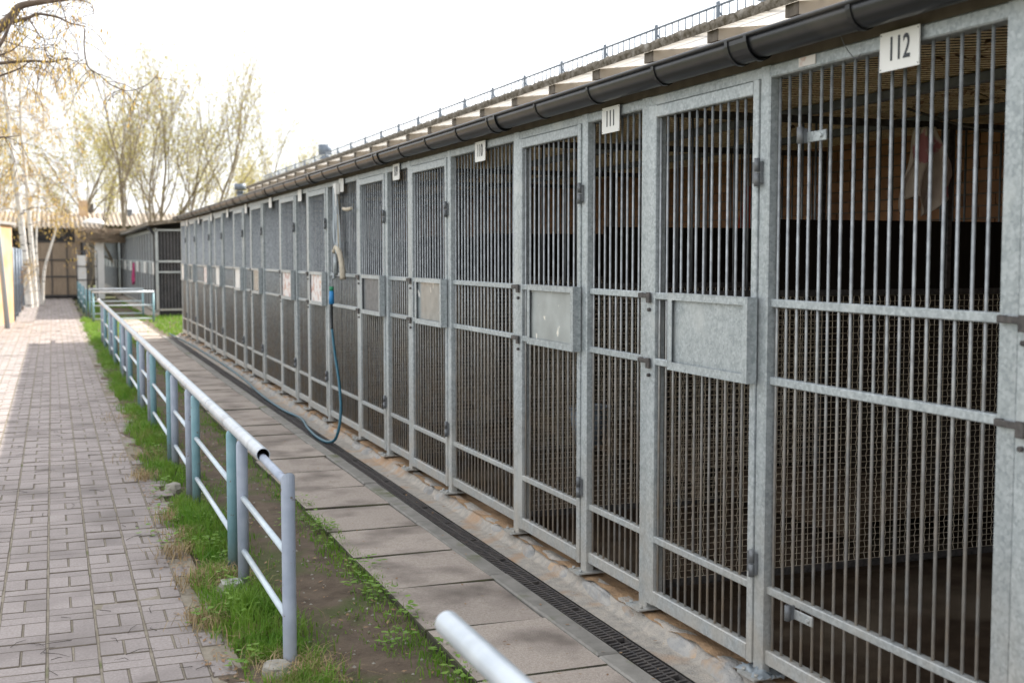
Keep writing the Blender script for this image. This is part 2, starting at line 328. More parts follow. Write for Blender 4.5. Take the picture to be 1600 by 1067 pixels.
for _ in range(70):
    y = 4.4+(rng.random()**1.4)*9; x = rng.uniform(-.3, .62); a = rng.uniform(0, 6.28); l = rng.uniform(.03, .16)
    p = Vector((x, y, .006)); q = p+Vector((math.cos(a), math.sin(a), 0))*l; mdl = (p+q)/2+Vector((rng.normal(0, .01), rng.normal(0, .01), .004))
    b.tube([p, mdl, q], [.0016, .0014, .0007], 4)
b.build('fallen_twigs', 'twig', kind='stuff', label='thin dark twigs scattered on the paved path', cat='twigs')
b = MB()
for _ in range(260):
    x, y = rng.uniform(.95, 1.5), 4+rng.random()**1.5*9; r = rng.uniform(.004, .013); p = Vector((x, y, soilz(x, y)))
    vs = [p+Vector((math.cos(k*1.05)*r*rng.uniform(.7, 1.2), math.sin(k*1.05)*r*rng.uniform(.7, 1.2), 0)) for k in range(6)]+[p+Vector((0, 0, r*.7))]
    b.add(vs, [(k, (k+1) % 6, 6) for k in range(6)])
b.build('pebbles', 'footing', kind='stuff', label='small pebbles and crumbs on the soil strip', cat='pebbles')

# ---- slab walkway, kerb, drain
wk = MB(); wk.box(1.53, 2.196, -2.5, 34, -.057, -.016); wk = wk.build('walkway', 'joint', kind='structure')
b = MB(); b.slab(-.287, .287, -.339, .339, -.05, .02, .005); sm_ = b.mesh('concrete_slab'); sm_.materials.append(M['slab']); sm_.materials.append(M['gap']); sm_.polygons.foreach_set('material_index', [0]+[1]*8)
y = -2.1; k = 0
while y < 33.5:
    obj('concrete_slab', sm_, None, wk, (1.803+rng.normal(0, .006), y, rng.normal(-.002, .003)), (rng.normal(0, .006), rng.normal(0, .006), rng.normal(0, .004)+(math.pi if k % 2 else 0))); y += .687; k += 1
b = MB(); b.slab(-.05, .05, -.675, .675, -.05, .02, .008); km = b.mesh('kerb_stone'); km.materials.append(M['kerb'])
for k in range(21): obj('kerb_stone', km, None, wk, (2.145, -1.6+k*1.362, rng.normal(0, .002)), (0, rng.normal(0, .006), rng.normal(0, .002)))
dr = empty('drain_channel', (2.26, 0, 0), 'long narrow drain with black slotted iron grates beside the slab walkway', 'drain')
b = MB(); b.box(-.058, .058, -2.3, 26.4, -.2, -.05); b.box(-.062, -.056, -2.3, 26.4, -.05, .012); b.box(.056, .062, -2.3, 26.4, -.05, .012); b.build('channel', 'pit', dr)
b = MB()
for s in (-.054, 0, .050): b.box(s, s+.006, -.249, .249, -.014, .006)
for i in range(15):
    for x0, x1, off in ((-.049, -.001, 0), (.005, .051, .0165)):
        yy = -.247+i*.033+off
        if yy+.022 > .249: continue
        b.add([(x, y_, z) for z in (.006, -.014) for x, y_ in ((x0, yy), (x1, yy+.008), (x1, yy+.022), (x0, yy+.014))], [(0, 1, 2, 3), (0, 4, 5, 1), (2, 6, 7, 3)])
gm = b.mesh('grate'); gm.materials.append(M['cast'])
for k in range(57): obj('grate', gm, None, dr, (0, -2.05+k*.5, rng.normal(.002, .0015)), (0, rng.normal(0, .01), 0))
# lumpy mortar skirt up to the kennel sill
NY = np.arange(-2.3, 26.3, .03)
lump = [math.sin(y*6.5+math.sin(y*2.7)*1.6) for y in NY]
def h1(k, a): v = math.sin(k*127.1+a*311.7)*43758.5453; return v-math.floor(v)
def skirt(x, y):
    n_ = .0016*math.sin(y*7+x*25+2*math.sin(y*3))+.001*math.sin(y*19-x*50); t = min(1, max(0, (x-2.415+.008*math.sin(y*2.9))/.075)); t = t*t*(3-2*t)
    return (x, y, .010+.006*max(0, min(1, (x-2.33)/.07))+t*.052+n_*(.6+t))
b = MB(); b.grid([2.322, 2.335, 2.36, 2.38, 2.395, 2.405, 2.415, 2.425, 2.435, 2.445, 2.455, 2.465, 2.475, 2.485, 2.5, 2.515, 2.53], NY, skirt)
sk = b.build('mortar_skirt', 'mortar', kind='structure')
LM = []
for q in range(5):      # rounded grey mortar mounds
    b = MB(); r_ = np.random.default_rng(40+q); ph = r_.uniform(0, 6, 6)
    def mound(u, v):
        a = u*2*math.pi; rr = v*(1+.13*math.sin(2*a+ph[0])+.08*math.sin(3*a+ph[1])+.05*math.sin(5*a+ph[2])); h = (1-v**2.6)
        return (.058*rr*math.cos(a), .165*rr*math.sin(a), .034*h+.004*math.sin(9*rr*math.cos(a)+ph[3])*h+.003*math.sin(7*a+ph[4]+5*v)*h*v-.006)
    b.grid(np.linspace(0, 1, 25), [0.001, .3, .55, .75, .88, .96, 1.0], mound); m_ = b.mesh('mortar_mound'); m_.materials.append(M['mound']); LM.append(m_)
y = -2; k = 0
while y < 26:
    o = obj('mortar_mound', LM[k % 5], None, sk, (2.462+h1(k, 3)*.022, y, .030+h1(k, 4)*.012), (0, R(-22), rng.normal(0, .12))); o.scale = (.85+.35*h1(k, 5), .7+.5*h1(k, 6), .7+.5*h1(k, 7)); y += .30+.26*h1(k, 8); k += 1
b = MB(); b.grid([2.46, 2.49, 2.52, 2.56, 2.6, 2.64, 2.7], NY, lambda x, y: (x, y, .068+.012*math.sin(y*4.1+x*20)*math.sin(y*9.7)+.004*math.sin(y*37+x*50))); b.build('sill_sand', 'sandy', kind='structure')
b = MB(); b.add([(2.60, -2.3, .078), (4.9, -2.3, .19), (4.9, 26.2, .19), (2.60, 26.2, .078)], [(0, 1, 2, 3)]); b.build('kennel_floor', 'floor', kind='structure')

# ================================================================== KENNEL ROW
# module from near to far: fixed panel, post, door, double post
XF = 2.515; ZB, ZT = .13, 2.33; RAILS = (1.505, 1.215, .42)
bays = []                                      # (number, panel y0, panel y1, door y0, door y1, double post y0)
for i in range(-1, 6):
    y = 2.71+3.843*i
    bays.append((112-2*i, y, y+1.182, y+1.245, y+2.141, y+2.065))
    y2 = y+2.225
    bays.append((111-2*i, y2, y2+.59, y2+.652, y2+1.536, y2+1.46))
bays = sorted(bays, key=lambda q: q[1]); YEND = bays[-1][5]+.155; YBEG = bays[0][1]-.155
frame = empty('steel_framework', (XF, bays[0][1], 0), 'galvanised steel frame of posts and header along the whole kennel row', 'steel frame')
frame_inv = Vector((-XF, -bays[0][1], 0))
def fpart(mb, name, m, parent=frame):
    me = mb.mesh(name); o = obj(name, me, m, parent)
    for v in me.vertices: v.co += frame_inv
    return o
def post(y0, y1, wide=False):
    b = MB()
    if wide:
        ym = (y0+y1)/2; b.box(XF-.035, XF+.045, y0, ym-.0025, .085, 2.377, .005); b.box(XF-.033, XF+.045, ym+.0025, y1, .085, 2.377, .005)
    else: b.box(XF-.034, XF+.014, y0, y1, .085, 2.377, .005)
    p = fpart(b, 'post', 'galv')
    b = MB(); b.box(XF-.085, XF+.06, y0-.03, y1+.03, .083, .094, .003)
    for s in (y0-.012, y1+.012): b.tube([(XF-.065, s, .093), (XF-.065, s, .106)], .009, 6)
    fpart(b, 'base_plate', 'galv', p)
b = MB(); b.box(XF-.03, XF+.04, YBEG, YEND, 2.332, 2.379, .005); fpart(b, 'header_beam', 'galv')
for n, a0, a1, d0, d1, p0 in bays:
    post(a1, d0); post(p0+.079, p0+.155)
post(YBEG+.079, YBEG+.155)
def bar_mesh(z0, z1):
    b = MB(); b.tube([(0, 0, z0), (0, 0, z1)], .0056, 8); return b.mesh('bar')
BAR_P = bar_mesh(.15, 2.34); BAR_P.materials.append(M['galv_bar']); BAR_D = bar_mesh(.17, 2.30); BAR_D.materials.append(M['galv_bar'])
def where(n): return 'under plate %d' % n if 109 <= n <= 112 else None
ordf = {n: ORD[i] for i, n in enumerate(range(108, 100, -1))}
RANK = {112: 'nearest', 111: 'second nearest', 110: 'third nearest', 109: 'fourth nearest'}
def side(n):
    if n in RANK: return 'under plate %d, the %s plate' % (n, RANK[n])
    if n > 112: return 'at the right edge of the photo' if n == 113 else 'nearest the camera beyond the right edge'
    return '%s bay beyond plate 109' % ordf[n]
def make_bars(parent, ys, me, detailed, z0, z1):
    if detailed:
        for y in ys: obj('bar', me, None, parent, (0, y, 0), (0, 0, rng.uniform(0, 6)))
    else:
        b = MB()
        for y in ys: b.tube([(0, y, z0), (0, y, z1)], .0056, 6)
        b.build('bars', 'galv_bar', parent, kind='stuff')
def make_panel(n, y0, y1):
    wdt = y1-y0; t = empty('kennel_grille', (XF, y0, 0), '%s fixed panel of upright galvanised bars, %s' % ('wide' if wdt > 1 else 'narrow', side(n)), 'barred panel', 'fixed barred panels of the kennel row')
    for z in RAILS:
        b = MB(); b.box(-.017, .015, .001, wdt-.001, z-.015, z+.015, .003); b.build('rail', 'galv', t)
    b = MB(); b.box(-.02, .02, .001, wdt-.001, ZB+.004, ZB+.06, .004); b.build('bottom_rail', 'galv', t)
    k = int(round((wdt-.03)/.0655)); ys = [.018+(wdt-.036)*i/k for i in range(k+1)]
    make_bars(t, [y+rng.normal(0, .0015) for y in ys], BAR_P, n >= 107, .15, 2.34)
    return t
TRAY = {112: 'galv', 111: 'blotch', 110: 'glass', 109: 'galv_dark', 108: 'paper', 107: 'paper', 106: 'glass', 105: 'white', 104: 'white', 103: 'paper', 102: 'glass', 101: 'white'}
TW = dict(galv='a plain galvanised sheet', blotch='a stained translucent sheet', glass='a glassy pane with painted reflections', galv_dark='a dull grey sheet', paper='a printed paper notice', white='a blank white sheet')
def make_door(n, y0, y1):
    wd = y1-y0; tm = TRAY.get(n)
    t = empty('kennel_gate', (XF, y0, 0), 'barred door %s, %s' % (('holding %s' % TW[tm]) if tm else 'without notice tray', side(n) if not where(n) else 'left of %s plate %d' % (RANK[n], n)), 'kennel door', 'barred doors of the kennel row')
    b = MB(); s = .04; s2 = .072
    b.box(-.042, .006, .004, s, ZB-.008, ZT+.003, .004); b.box(-.042, .012, wd-s2, wd-.003, ZB-.008, ZT+.003, .004)
    b.box(-.0415, -.0045, s, wd-s2, ZT-.05, ZT+.002, .004); b.box(-.0415, -.0045, s, wd-s2, ZB-.007, ZB+.058, .004); b.build('door_frame', 'galv', t)
    for z in RAILS:
        b = MB(); b.box(-.038, -.008, s, wd-s2, z-.015, z+.015, .003); b.build('rail', 'galv', t)
    k = int(round((wd-s-s2-.02)/.0655)); ys = [s+.016+(wd-s-s2-.032)*i/k for i in range(k+1)]
    if n >= 107:
        for y in ys: obj('bar', BAR_D, None, t, (-.022, y+rng.normal(0, .0015), 0))
    else:
        b = MB()
        for y in ys: b.tube([(-.022, y, .17), (-.022, y, 2.30)], .0056, 6)
        b.build('bars', 'galv_bar', t, kind='stuff')
    for z in (1.99, .515):
        b = MB(); b.tube([(-.052, -.012, z-.052), (-.052, -.012, z-.003)], .0115, 10); b.tube([(-.052, -.012, z+.003), (-.052, -.012, z+.052)], .0105, 10)
        b.box(-.046, -.036, -.03, .03, z-.04, z+.04); b.build('hinge', 'galv_dark', t)
    for z in (1.505, 1.215):
        b = MB(); b.box(-.054, -.048, wd-.045, wd+.065, z-.010, z+.010, .002); b.box(-.058, -.0482, wd-.05, wd-.018, z-.032, z+.014, .002)
        b.tube([(-.055, wd-.033, z-.062), (-.04, wd-.033, z-.062)], .008, 8); b.box(-.047, -.036, wd+.045, wd+.068, z-.011, z+.011); b.build('latch', 'iron', t)
    if tm:
        tr = MB(); a0, a1 = -.012, .62; z0, z1 = 1.20, 1.525; x0 = -.086
        tr.box(x0, -.043, a0, a0+.004, z0, z1); tr.box(x0, -.043, a1-.004, a1, z0, z1); tr.box(x0, -.043, a0+.004, a1-.004, z0, z0+.004); tr.box(x0, -.043, a0+.004, a1-.004, z1-.004, z1)
        for (ya, yb, za, zb) in ((a0+.004, a0+.034, z0+.004, z1-.004), (a1-.034, a1-.004, z0+.004, z1-.004), (a0+.034, a1-.034, z0+.004, z0+.034), (a0+.034, a1-.034, z1-.03, z1-.004)):
            tr.box(x0+.001, x0+.005, ya, yb, za, zb)
        tray = tr.build('notice_tray', 'galv', t)
        b = MB(); b.box(x0+.018, x0+.022, a0+.006, a1-.006, z0+.006, z1-.006); b.build('tray_sheet', tm, tray)
        b = MB(); b.box(x0+.0225, -.0445, a1-.10, a1-.0045, z0+.005, z1-.005); b.build('tray_bracket', 'galv_dark', tray)
    return t
for n, a0, a1, d0, d1, p0 in bays: make_panel(n, a0, a1); make_door(n, d0, d1)
# small gate latches welded to the wide panel at plate 112
for z, yy, s in ((2.092, 3.59, 'upper'), (.392, 3.62, 'lower')):
    t = empty('bar_lock', (XF-.03, yy, z), '%s small steel lock bracket clipped on the bars under plate 112' % s, 'lock')
    b = MB(); b.box(-.012, -.006, -.06, .05, -.018, .018, .002); b.tube([(-.02, -.035, 0), (-.004, -.035, 0)], .008, 8); b.build('bracket', 'galv', t)
    b = MB(); b.box(-.032, -.007, .05, .062, -.02, .03, .002); b.tube([(-.035, .056, -.022), (-.035, .056, .034)], .012, 10); b.build('clasp', 'galv_dark', t)

# number plates
def text_mesh(s, size):
    c = bpy.data.curves.new('t', 'FONT'); c.body = s; c.size = size; c.align_x = 'CENTER'; c.align_y = 'CENTER'; c.extrude = .0004; c.offset = size*.012
    o = bpy.data.objects.new('t', c); col.objects.link(o); dg = bpy.context.evaluated_depsgraph_get()
    me = bpy.data.meshes.new_from_object(o.evaluated_get(dg)); bpy.data.objects.remove(o); return me
for n, a0, a1, d0, d1, p0 in bays:
    if n > 112: continue
    yc = {112: 3.15, 111: 5.235, 110: 7.1, 109: 9.05}.get(n, (a0+a1)/2+(-.05 if a1-a0 > 1 else 0))
    t = empty('number_sign', (XF-.042, yc, 2.318), ('%s white number plate, reading %d, on the header beam' % (RANK[n], n)) if n >= 109 else 'small white plate on the header, %s' % side(n), 'number plate', 'number plates along the kennel header')
    b = MB(); b.box(-.003, .001, -.094, .094, -.0605, .0605); b.build('plate', 'white', t)
    b = MB()
    for sy in (-.088, .088):
        for sz in (-.053, .053): b.tube([(-.004, sy, sz), (-.002, sy, sz)], .0025, 6)
    b.build('rivets', 'galv_dark', t)
    if n >= 109: obj('digits', text_mesh(str(n), .093), 'ink', t, (-.0042, 0, .002), (R(90), 0, R(-90))).scale = (.78, 1.12, 1)
b = MB(); b.box(-.002, .001, -.05, .05, -.016, .016); b.build('sticker', 'paper', None, (XF-.032, 3.66, 2.358), label='blank off-white sticker on the header beam left of plate 112', cat='sticker')

# gutter
gt = empty('roof_gutter', (2.395, 0, 0), 'black half-round plastic gutter with clips along the kennel front', 'gutter')
def gz(y): return 2.462
prof = [(.058*math.cos(a), .058*math.sin(a)*1.28) for a in np.linspace(math.pi, 2*math.pi, 11)]
GY = [YBEG-.3, 0, 1.5, 2.8, 3.6, 4.4, 5.2, 6, 12, 20, YEND+.25]
b = MB(); ring = prof+[(p[0]*.94, p[1]*.94) for p in prof[::-1]]; n_ = len(ring)
b.add([(x, y, gz(y)+z) for y in GY for x, z in ring], [(j*n_+i, (j+1)*n_+i, (j+1)*n_+(i+1) % n_, j*n_+(i+1) % n_) for j in range(len(GY)-1) for i in range(n_)], True)
b.tube([(-.058, y, gz(y)+.004) for y in GY], .009, 8); b.build('trough', 'gutter', gt)
k = 0; y = 1.25
while y < YEND:
    b = MB(); wd = .022 if k % 4 else .11
    for r_, ya, yb in (((.0625, -wd/2, wd/2),) if k % 4 else ((.0625, -.06, .06), (.067, -.075, -.055), (.067, .055, .075))):
        rg = [(r_*math.cos(a), r_*math.sin(a)*1.28) for a in np.linspace(math.pi*.98, 2.02*math.pi, 12)]; rg += [(p[0]*.95, p[1]*.95) for p in rg[::-1]]; m_ = len(rg)
        b.add([(x, y+q, gz(y)+z) for q in (ya, yb) for x, z in rg], [(i, m_+i, m_+(i+1) % m_, (i+1) % m_) for i in range(m_)]+[tuple(range(m_)), tuple(range(2*m_-1, m_-1, -1))], False)
    b.build('clip' if k % 4 else 'joint_collar', 'gutter_b' if k % 4 else 'gutter', gt); y += .66; k += 1

# building behind: roof, rafters, wall, ceiling mesh
bd = empty('kennel_building', (4.9, YBEG, 0), 'long low kennel building with mossy eave and beige rafters behind the bars', 'building')
bi = Vector((-4.9, -YBEG, 0))
def bpart(mb, name, m, parent=bd, kind=None):
    me = mb.mesh(name); o = obj(name, me, m, parent, kind=kind); me.transform(Matrix.Translation(bi)); return o
EX, EZ, PIT = 3.9, 3.013, .125                     # eave line, underside of rafters, pitch
Y0, Y1 = -6, YEND+.35
rz = lambda x: EZ+.073+(x-EX)*PIT
b = MB(); b.add([(4.9, Y0, rz(4.9)+.03), (9.2, Y0, rz(9.2)+.03), (9.2, Y1, rz(9.2)+.03), (4.9, Y1, rz(4.9)+.03), (9.2, Y0, rz(9.2)), (9.2, Y1, rz(9.2))], [(0, 1, 2, 3), (1, 4, 5, 2)])  # opaque sheet cut back so sunlight reaches the translucent overhang
roof = bpart(b, 'roof', 'roof')
NYR = np.arange(Y0, Y1, .035); b = MB()
def edge(i, y):
    n1 = .006*math.sin(y*23)+.005*math.sin(y*57+1)+.004*math.sin(y*101); x = EX-.03
    return [(x+n1, y, rz(x)-.004+n1*.5), (x-.006-n1, y, rz(x)+.028), (x+n1, y, rz(x)+.058+n1), (x+.09, y, rz(x+.09)+.05)][i]
b.grid(range(4), NYR, edge); bpart(b, 'mossy_edge', 'moss', roof)
b = MB(); b.add([(EX-.02, Y0, rz(EX-.02)+.002), (5.2, Y0, rz(5.2)+.002), (5.2, Y1, rz(5.2)+.002), (EX-.02, Y1, rz(EX-.02)+.002)], [(0, 3, 2, 1)]); bpart(b, 'overhang_sheet', 'soffit', roof)
b = MB(); x0, x1 = 0, 1.25
b.add([(x, y, z+PIT*x) for x in (x0, x1) for y in (-.065, .065) for z in (0, .072)], [(4, 6, 7, 5), (0, 4, 5, 1), (2, 3, 7, 6), (0, 2, 6, 4), (1, 5, 7, 3)])
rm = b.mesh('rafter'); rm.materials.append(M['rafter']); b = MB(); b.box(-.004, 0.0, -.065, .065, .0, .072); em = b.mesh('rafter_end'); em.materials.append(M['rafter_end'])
for k in range(-12, 24):
    y = 6.774+.873*k
    if y > Y1-.1: break
    r_ = obj('rafter', rm, None, roof, Vector((EX, y, EZ))+bi); obj('rafter_end', em, None, bd, Vector((EX, y, EZ))+bi)
b = MB(); b.box(2.494, 2.517, YBEG, YEND, 2.381, 2.46); bpart(b, 'fascia_board', 'fascia')
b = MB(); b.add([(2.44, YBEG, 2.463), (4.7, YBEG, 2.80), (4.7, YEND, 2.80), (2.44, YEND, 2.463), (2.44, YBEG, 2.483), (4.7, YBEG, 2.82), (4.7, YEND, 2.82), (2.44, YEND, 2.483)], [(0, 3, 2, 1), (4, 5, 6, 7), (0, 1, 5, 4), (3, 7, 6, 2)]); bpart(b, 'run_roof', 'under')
# rear wall of brick
XW = 4.62
b = MB(); b.box(XW+.012, XW+.3, Y0, YEND, .0, 3.1); wall = bpart(b, 'rear_wall', 'mortarw')
b = MB(); b.box(0, .03, .005, .245, .004, .061, .003); wbm = b.mesh('brick'); wbm.materials.append(M['brickw'])
V = []; F = []; cnt = 0
for r in range(0, 40):
    z = .19+r*.065; y = YBEG+(r % 2)*.125
    while y < YEND-.25:
        if 3.6 < y < 8.2 and z > 1.55 and z < 2.5 and cnt < 300:
            obj('brick', wbm, None, wall, Vector((XW+rng.normal(0, .0015), y, z))+bi); cnt += 1
        else:
            b0 = len(V); x = XW+rng.normal(0, .0015)
            V += [(p[0]+bi.x, p[1]+bi.y, p[2]) for p in ((x, y+.005, z+.004), (x, y+.245, z+.004), (x, y+.245, z+.061), (x, y+.005, z+.061), (x+.02, y+.005, z+.004), (x+.02, y+.245, z+.004), (x+.02, y+.245, z+.061), (x+.02, y+.005, z+.061))]
            F += [(b0, b0+3, b0+2, b0+1), (b0, b0+1, b0+5, b0+4), (b0+2, b0+3, b0+7, b0+6), (b0+1, b0+2, b0+6, b0+5), (b0, b0+4, b0+7, b0+3)]
        y += .25
me = bpy.data.meshes.new('bricks'); me.from_pydata(V, [], F); obj('distant_bricks', me, 'brickw', wall, kind='stuff')
b = MB(); b.box(XW-.03, XW-.004, YBEG, YEND, .19, 1.52); bpart(b, 'rear_shade_boards', 'panel')  # near-black boards added to darken the runs, standing in for shade
b = MB(); b.box(4.62, 9.2, YEND-.02, YEND+.2, 0, 3.1); b.box(9.0, 9.2, Y0, YEND-.02, 0, 3.6); bpart(b, 'end_wall', 'ochre')
# expanded metal ceiling: one panel mesh shared
PL = 1.92; b = MB(); DY, DX = .066, .045; ny = int(PL/DY); nx = int(2.1/DX)
for i in range(nx):
    for j in range(ny):
        x = i*DX; y = j*DY+(DY/2 if i % 2 else 0)
        for sgn in (1, -1):
            p0 = (x, y, 0); p1 = (x+DX, y+sgn*DY/2, 0); w_ = .0032
            b.add([(p0[0]-w_, p0[1], .0018), (p0[0]+w_, p0[1], -.0018), (p1[0]+w_, p1[1], -.0018), (p1[0]-w_, p1[1], .0018)], [(0, 1, 2, 3)])
xm = b.mesh('ceiling_mesh'); xm.materials.append(M['mesh'])
for k in range(-1, 13):
    y = 2.71+k*PL
    if y+PL > YEND+.5: break
    obj('ceiling_mesh', xm, None, bd, Vector((2.56, y, 2.39))+bi, (0, R(.6), 0), kind='stuff')
for xx in (3.3, 4.05):
    b = MB(); b.box(xx, xx+.04, YBEG, YEND, 2.335, 2.375, .004); bpart(b, 'ceiling_beam', 'galv_dark')
# dry leaves caught on the mesh
b = MB()
for cx, cy, n_, s in ((3.45, 4.2, 70, .16), (3.7, 3.6, 90, .18), (3.35, 3.1, 60, .12), (3.9, 4.9, 80, .2), (4.1, 6.0, 60, .2), (3.5, 5.6, 60, .2), (3.6, 7.4, 60, .25), (3.0, 3.5, 14, .1), (3.9, 4.1, 90, .2)):
    for _ in range(n_):
        a = rng.uniform(0, 6.28); l = rng.uniform(.012, .04); d = Vector((math.cos(a), math.sin(a), rng.uniform(-.6, .5)))*l; s2 = Vector((-math.sin(a), math.cos(a), rng.uniform(-.5, .5)))*l*.5; p = Vector((rng.normal(cx, s), rng.normal(cy, s), 2.39+rng.uniform(-.035, .03)))
        b.add([p-d, p+s2, p+d, p-s2], [(0, 1, 2, 3)])
b.build('caught_leaves', 'leaf', kind='stuff', label='brown dead leaves caught on the wire ceiling of the near kennels', cat='leaves')

# partitions between bays
PW = 1.98                                            # depth of a run
b = MB()
for i in range(int(PW/.03)+1):
    x = i*.03; pts = [(x+.0022*(1 if (j+i) % 2 else -1), .0022*(1 if j % 2 else -1), .2+j*.03) for j in range(0, 44)]
    b.tube(pts, .0019, 4, False, False)
for j in range(44): b.tube([(0, 0, .2+j*.03), (PW, 0, .2+j*.03)], .0019, 4, False, False)
wm = b.mesh('wire_mesh'); wm.materials.append(M['wire'])
def partition(y, lab, far):
    t = empty('wire_divider', (2.585, y, 0), lab, 'partition', 'wire partitions between kennels')
    obj('wire_mesh', wm, None, t, kind='stuff')
    b = MB(); b.box(0, PW, -.015, .015, .165, .198, .003); b.box(0, PW, -.015, .015, 1.49, 1.52, .003); b.box(0, PW, -.0149, .0149, 2.30, 2.333, .003)
    b.box(PW-.03, PW-.001, -.016, .016, .1, 2.33, .003); b.box(1.55, 1.58, -.016, .016, 1.52, 2.30, .003); b.build('partition_frame', 'iron', t)
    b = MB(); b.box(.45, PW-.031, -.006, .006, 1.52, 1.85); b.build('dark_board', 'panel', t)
    b = MB(); b.box(0, PW, -.04, .04, .07, .15); b.build('concrete_curb', 'floor', t)
    if not far:
        for k in range(26): bb = obj('bar', PBAR, None, t, (.06+k*.073, 0, 0))
    else:
        b = MB()
        for k in range(26): b.tube([(.06+k*.073, 0, 1.52), (.06+k*.073, 0, 2.3)], .006, 5)
        b.build('bars', 'galv_dark', t, kind='stuff')
b = MB(); b.tube([(0, 0, 1.52), (0, 0, 2.3)], .006, 6); PBAR = b.mesh('bar'); PBAR.materials.append(M['galv_dark'])
for n, a0, a1, d0, d1, p0 in bays:
    partition(p0+.117, 'wire partition with dark board, beyond the %s plate, %d' % (RANK[n], n) if n in RANK else 'wire partition inside the kennels, %s' % side(n), n < 109)
# sleeping platforms of planks
PLK = {}
for n, a0, a1, d0, d1, p0 in bays:
    if n > 111 or n < 105: continue
    wdt = d1-a0-.12; t = empty('sleeping_platform', (3.75, a0+.03, 0), 'low plank platform inside the kennel %s' % side(n), 'dog bed', 'plank platforms inside the kennels')
    key = round(wdt, 2)
    if key not in PLK:
        b = MB(); b.slab(0, .128, 0, wdt, .36, .385, .003); PLK[key] = b.mesh('plank'); PLK[key].materials.append(M['wood'])
    for k in range(6): obj('plank', PLK[key], None, t, (k*.135, 0, rng.normal(0, .002)))
    b = MB(); b.box(-.02, -.001, 0, wdt, .26, .384); b.build('front_board', 'wood', t)
    for yy in (.05, wdt-.1):
        b = MB(); b.box(.01, .06, yy, yy+.05, .12, .359); b.build('leg', 'wood', t)

# ---- things inside and on the bars
def cloth(name, w_, h_, m, loc, rot, label, cat, seed, pinch=.5):
    b = MB(); r_ = np.random.default_rng(seed); ph = r_.uniform(0, 6, 4)
    def fn(u, v):
        s = pinch+(1-pinch)*min(1, v*1.6); x = (u-.5)*w_*s; fold = .035*math.sin(u*13+ph[0])*(.4+v)+.02*math.sin(u*27+ph[1]+v*3)
        return (x+.015*math.sin(v*7+ph[2]), fold, -v*h_*(1-.22*math.sin(u*5+ph[3])**2))
    b.grid(np.linspace(0, 1, 26), np.linspace(0, 1, 22), fn); o = b.build(name, m, None, loc, rot, label=label, cat=cat)
    o.modifiers.new('solid', 'SOLIDIFY').thickness = .004; return o
cloth('hanging_rag', .26, .42, 'rag', (3.93, 4.78, 2.29), (0, 0, R(-8)), 'beige and pink rag hanging from the ceiling beam behind plate 112 bars', 'rag', 3, .35)
cloth('red_cloth', .34, .3, 'red', (4.52, 7.25, 2.16), (0, 0, R(80)), 'red cloth hung on the brick wall behind the nearest door', 'cloth', 8, .6)
b = MB(); b.tube(catmull([(3.62, 4.55, 2.34), (3.75, 4.3, 2.24), (3.9, 4.05, 2.19), (4.2, 3.8, 2.17), (4.55, 3.6, 2.19)], 8), .006, 6); b.build('hanging_cable', 'twig', None, label='thin cable sagging across the kennel behind plate 112', cat='cable')
# tap pipe in plastic wrap and hose
tp = empty('tap_pipe', (2.465, 10.9, 1.45), 'plastic-wrapped water pipe with bent insulated end on the bars', 'pipe')
ti = Vector((-2.44, -10.9, -1.45))
def tpart(mb, name, m): me = mb.mesh(name); o = obj(name, me, m, tp); me.transform(Matrix.Translation(ti)); return o
b = MB(); b.tube(catmull([(2.44, 11.03, 2.30), (2.43, 10.98, 2.0), (2.42, 10.93, 1.8), (2.40, 10.80, 1.68)], 6), .013, 8); tpart(b, 'riser', 'foam')
b = MB(); b.tube(catmull([(2.41, 11.10, 1.72), (2.40, 10.95, 1.76), (2.40, 10.83, 1.71), (2.40, 10.73, 1.60), (2.40, 10.70, 1.47)], 6), [.02]*6+[.026]*19, 10); tpart(b, 'bent_insulation', 'foam')
b = MB(); b.tube([(2.43, 11.10, 1.72), (2.42, 11.09, 1.5)], .022, 10); b.tube(catmull([(2.41, 11.06, 1.48), (2.39, 11.03, 1.51), (2.38, 10.99, 1.47)], 5), .011, 8); tpart(b, 'tap', 'galv')
b = MB()
for k in range(8):
    oy = (-.06, -.035, -.015, .0, .02, .04, .055, .07)[k]; ox = (.0, -.015, .008, -.025, -.01, .006, -.02, 0)[k]; pts = catmull([(2.425+ox, 11.05+oy*.3, 2.30-.03*(k % 3)), (2.42+ox, 11.0+oy, 2.1), (2.42+ox*1.5, 10.96+oy*1.25, 1.88), (2.41+ox, 10.88+oy*.8, 1.72-.02*(k % 2))], 6)
    wv = [.009+.006*math.sin(i*.8+k*2) for i in range(len(pts))]
    vs = []
    for p, q in zip(pts, wv): vs += [(p.x, p.y-q, p.z), (p.x-.006, p.y+q, p.z)]
    b.add(vs, [(2*i, 2*i+1, 2*i+3, 2*i+2) for i in range(len(pts)-1)], True)
tpart(b, 'plastic_film', 'film')
b = MB()
for oy in (-.03, .025): b.tube(catmull([(2.415, 11.05+oy*.3, 2.33), (2.41, 11.02+oy, 2.2), (2.412, 11.0+oy, 2.06)], 5), [.012]*6+[.008]*5, 6)
b.box(2.405, 2.44, 10.98, 11.09, 2.24, 2.34); tpart(b, 'white_wrap', 'white')
b = MB(); b.tube(catmull([(2.43, 10.70, 2.10), (2.42, 10.5, 2.085), (2.43, 10.36, 2.09)], 5), [.008]+[.016]*9+[.012], 8); b.build('foam_strip', 'foam', None, label='short pale foam strip poking from the bars beside the pipe', cat='foam strip')
hs = empty('garden_hose', (2.4, 11.03, 0), 'teal garden hose hanging from the tap and trailing along the drain', 'hose'); hi = Vector((-2.4, -11.03, 0))
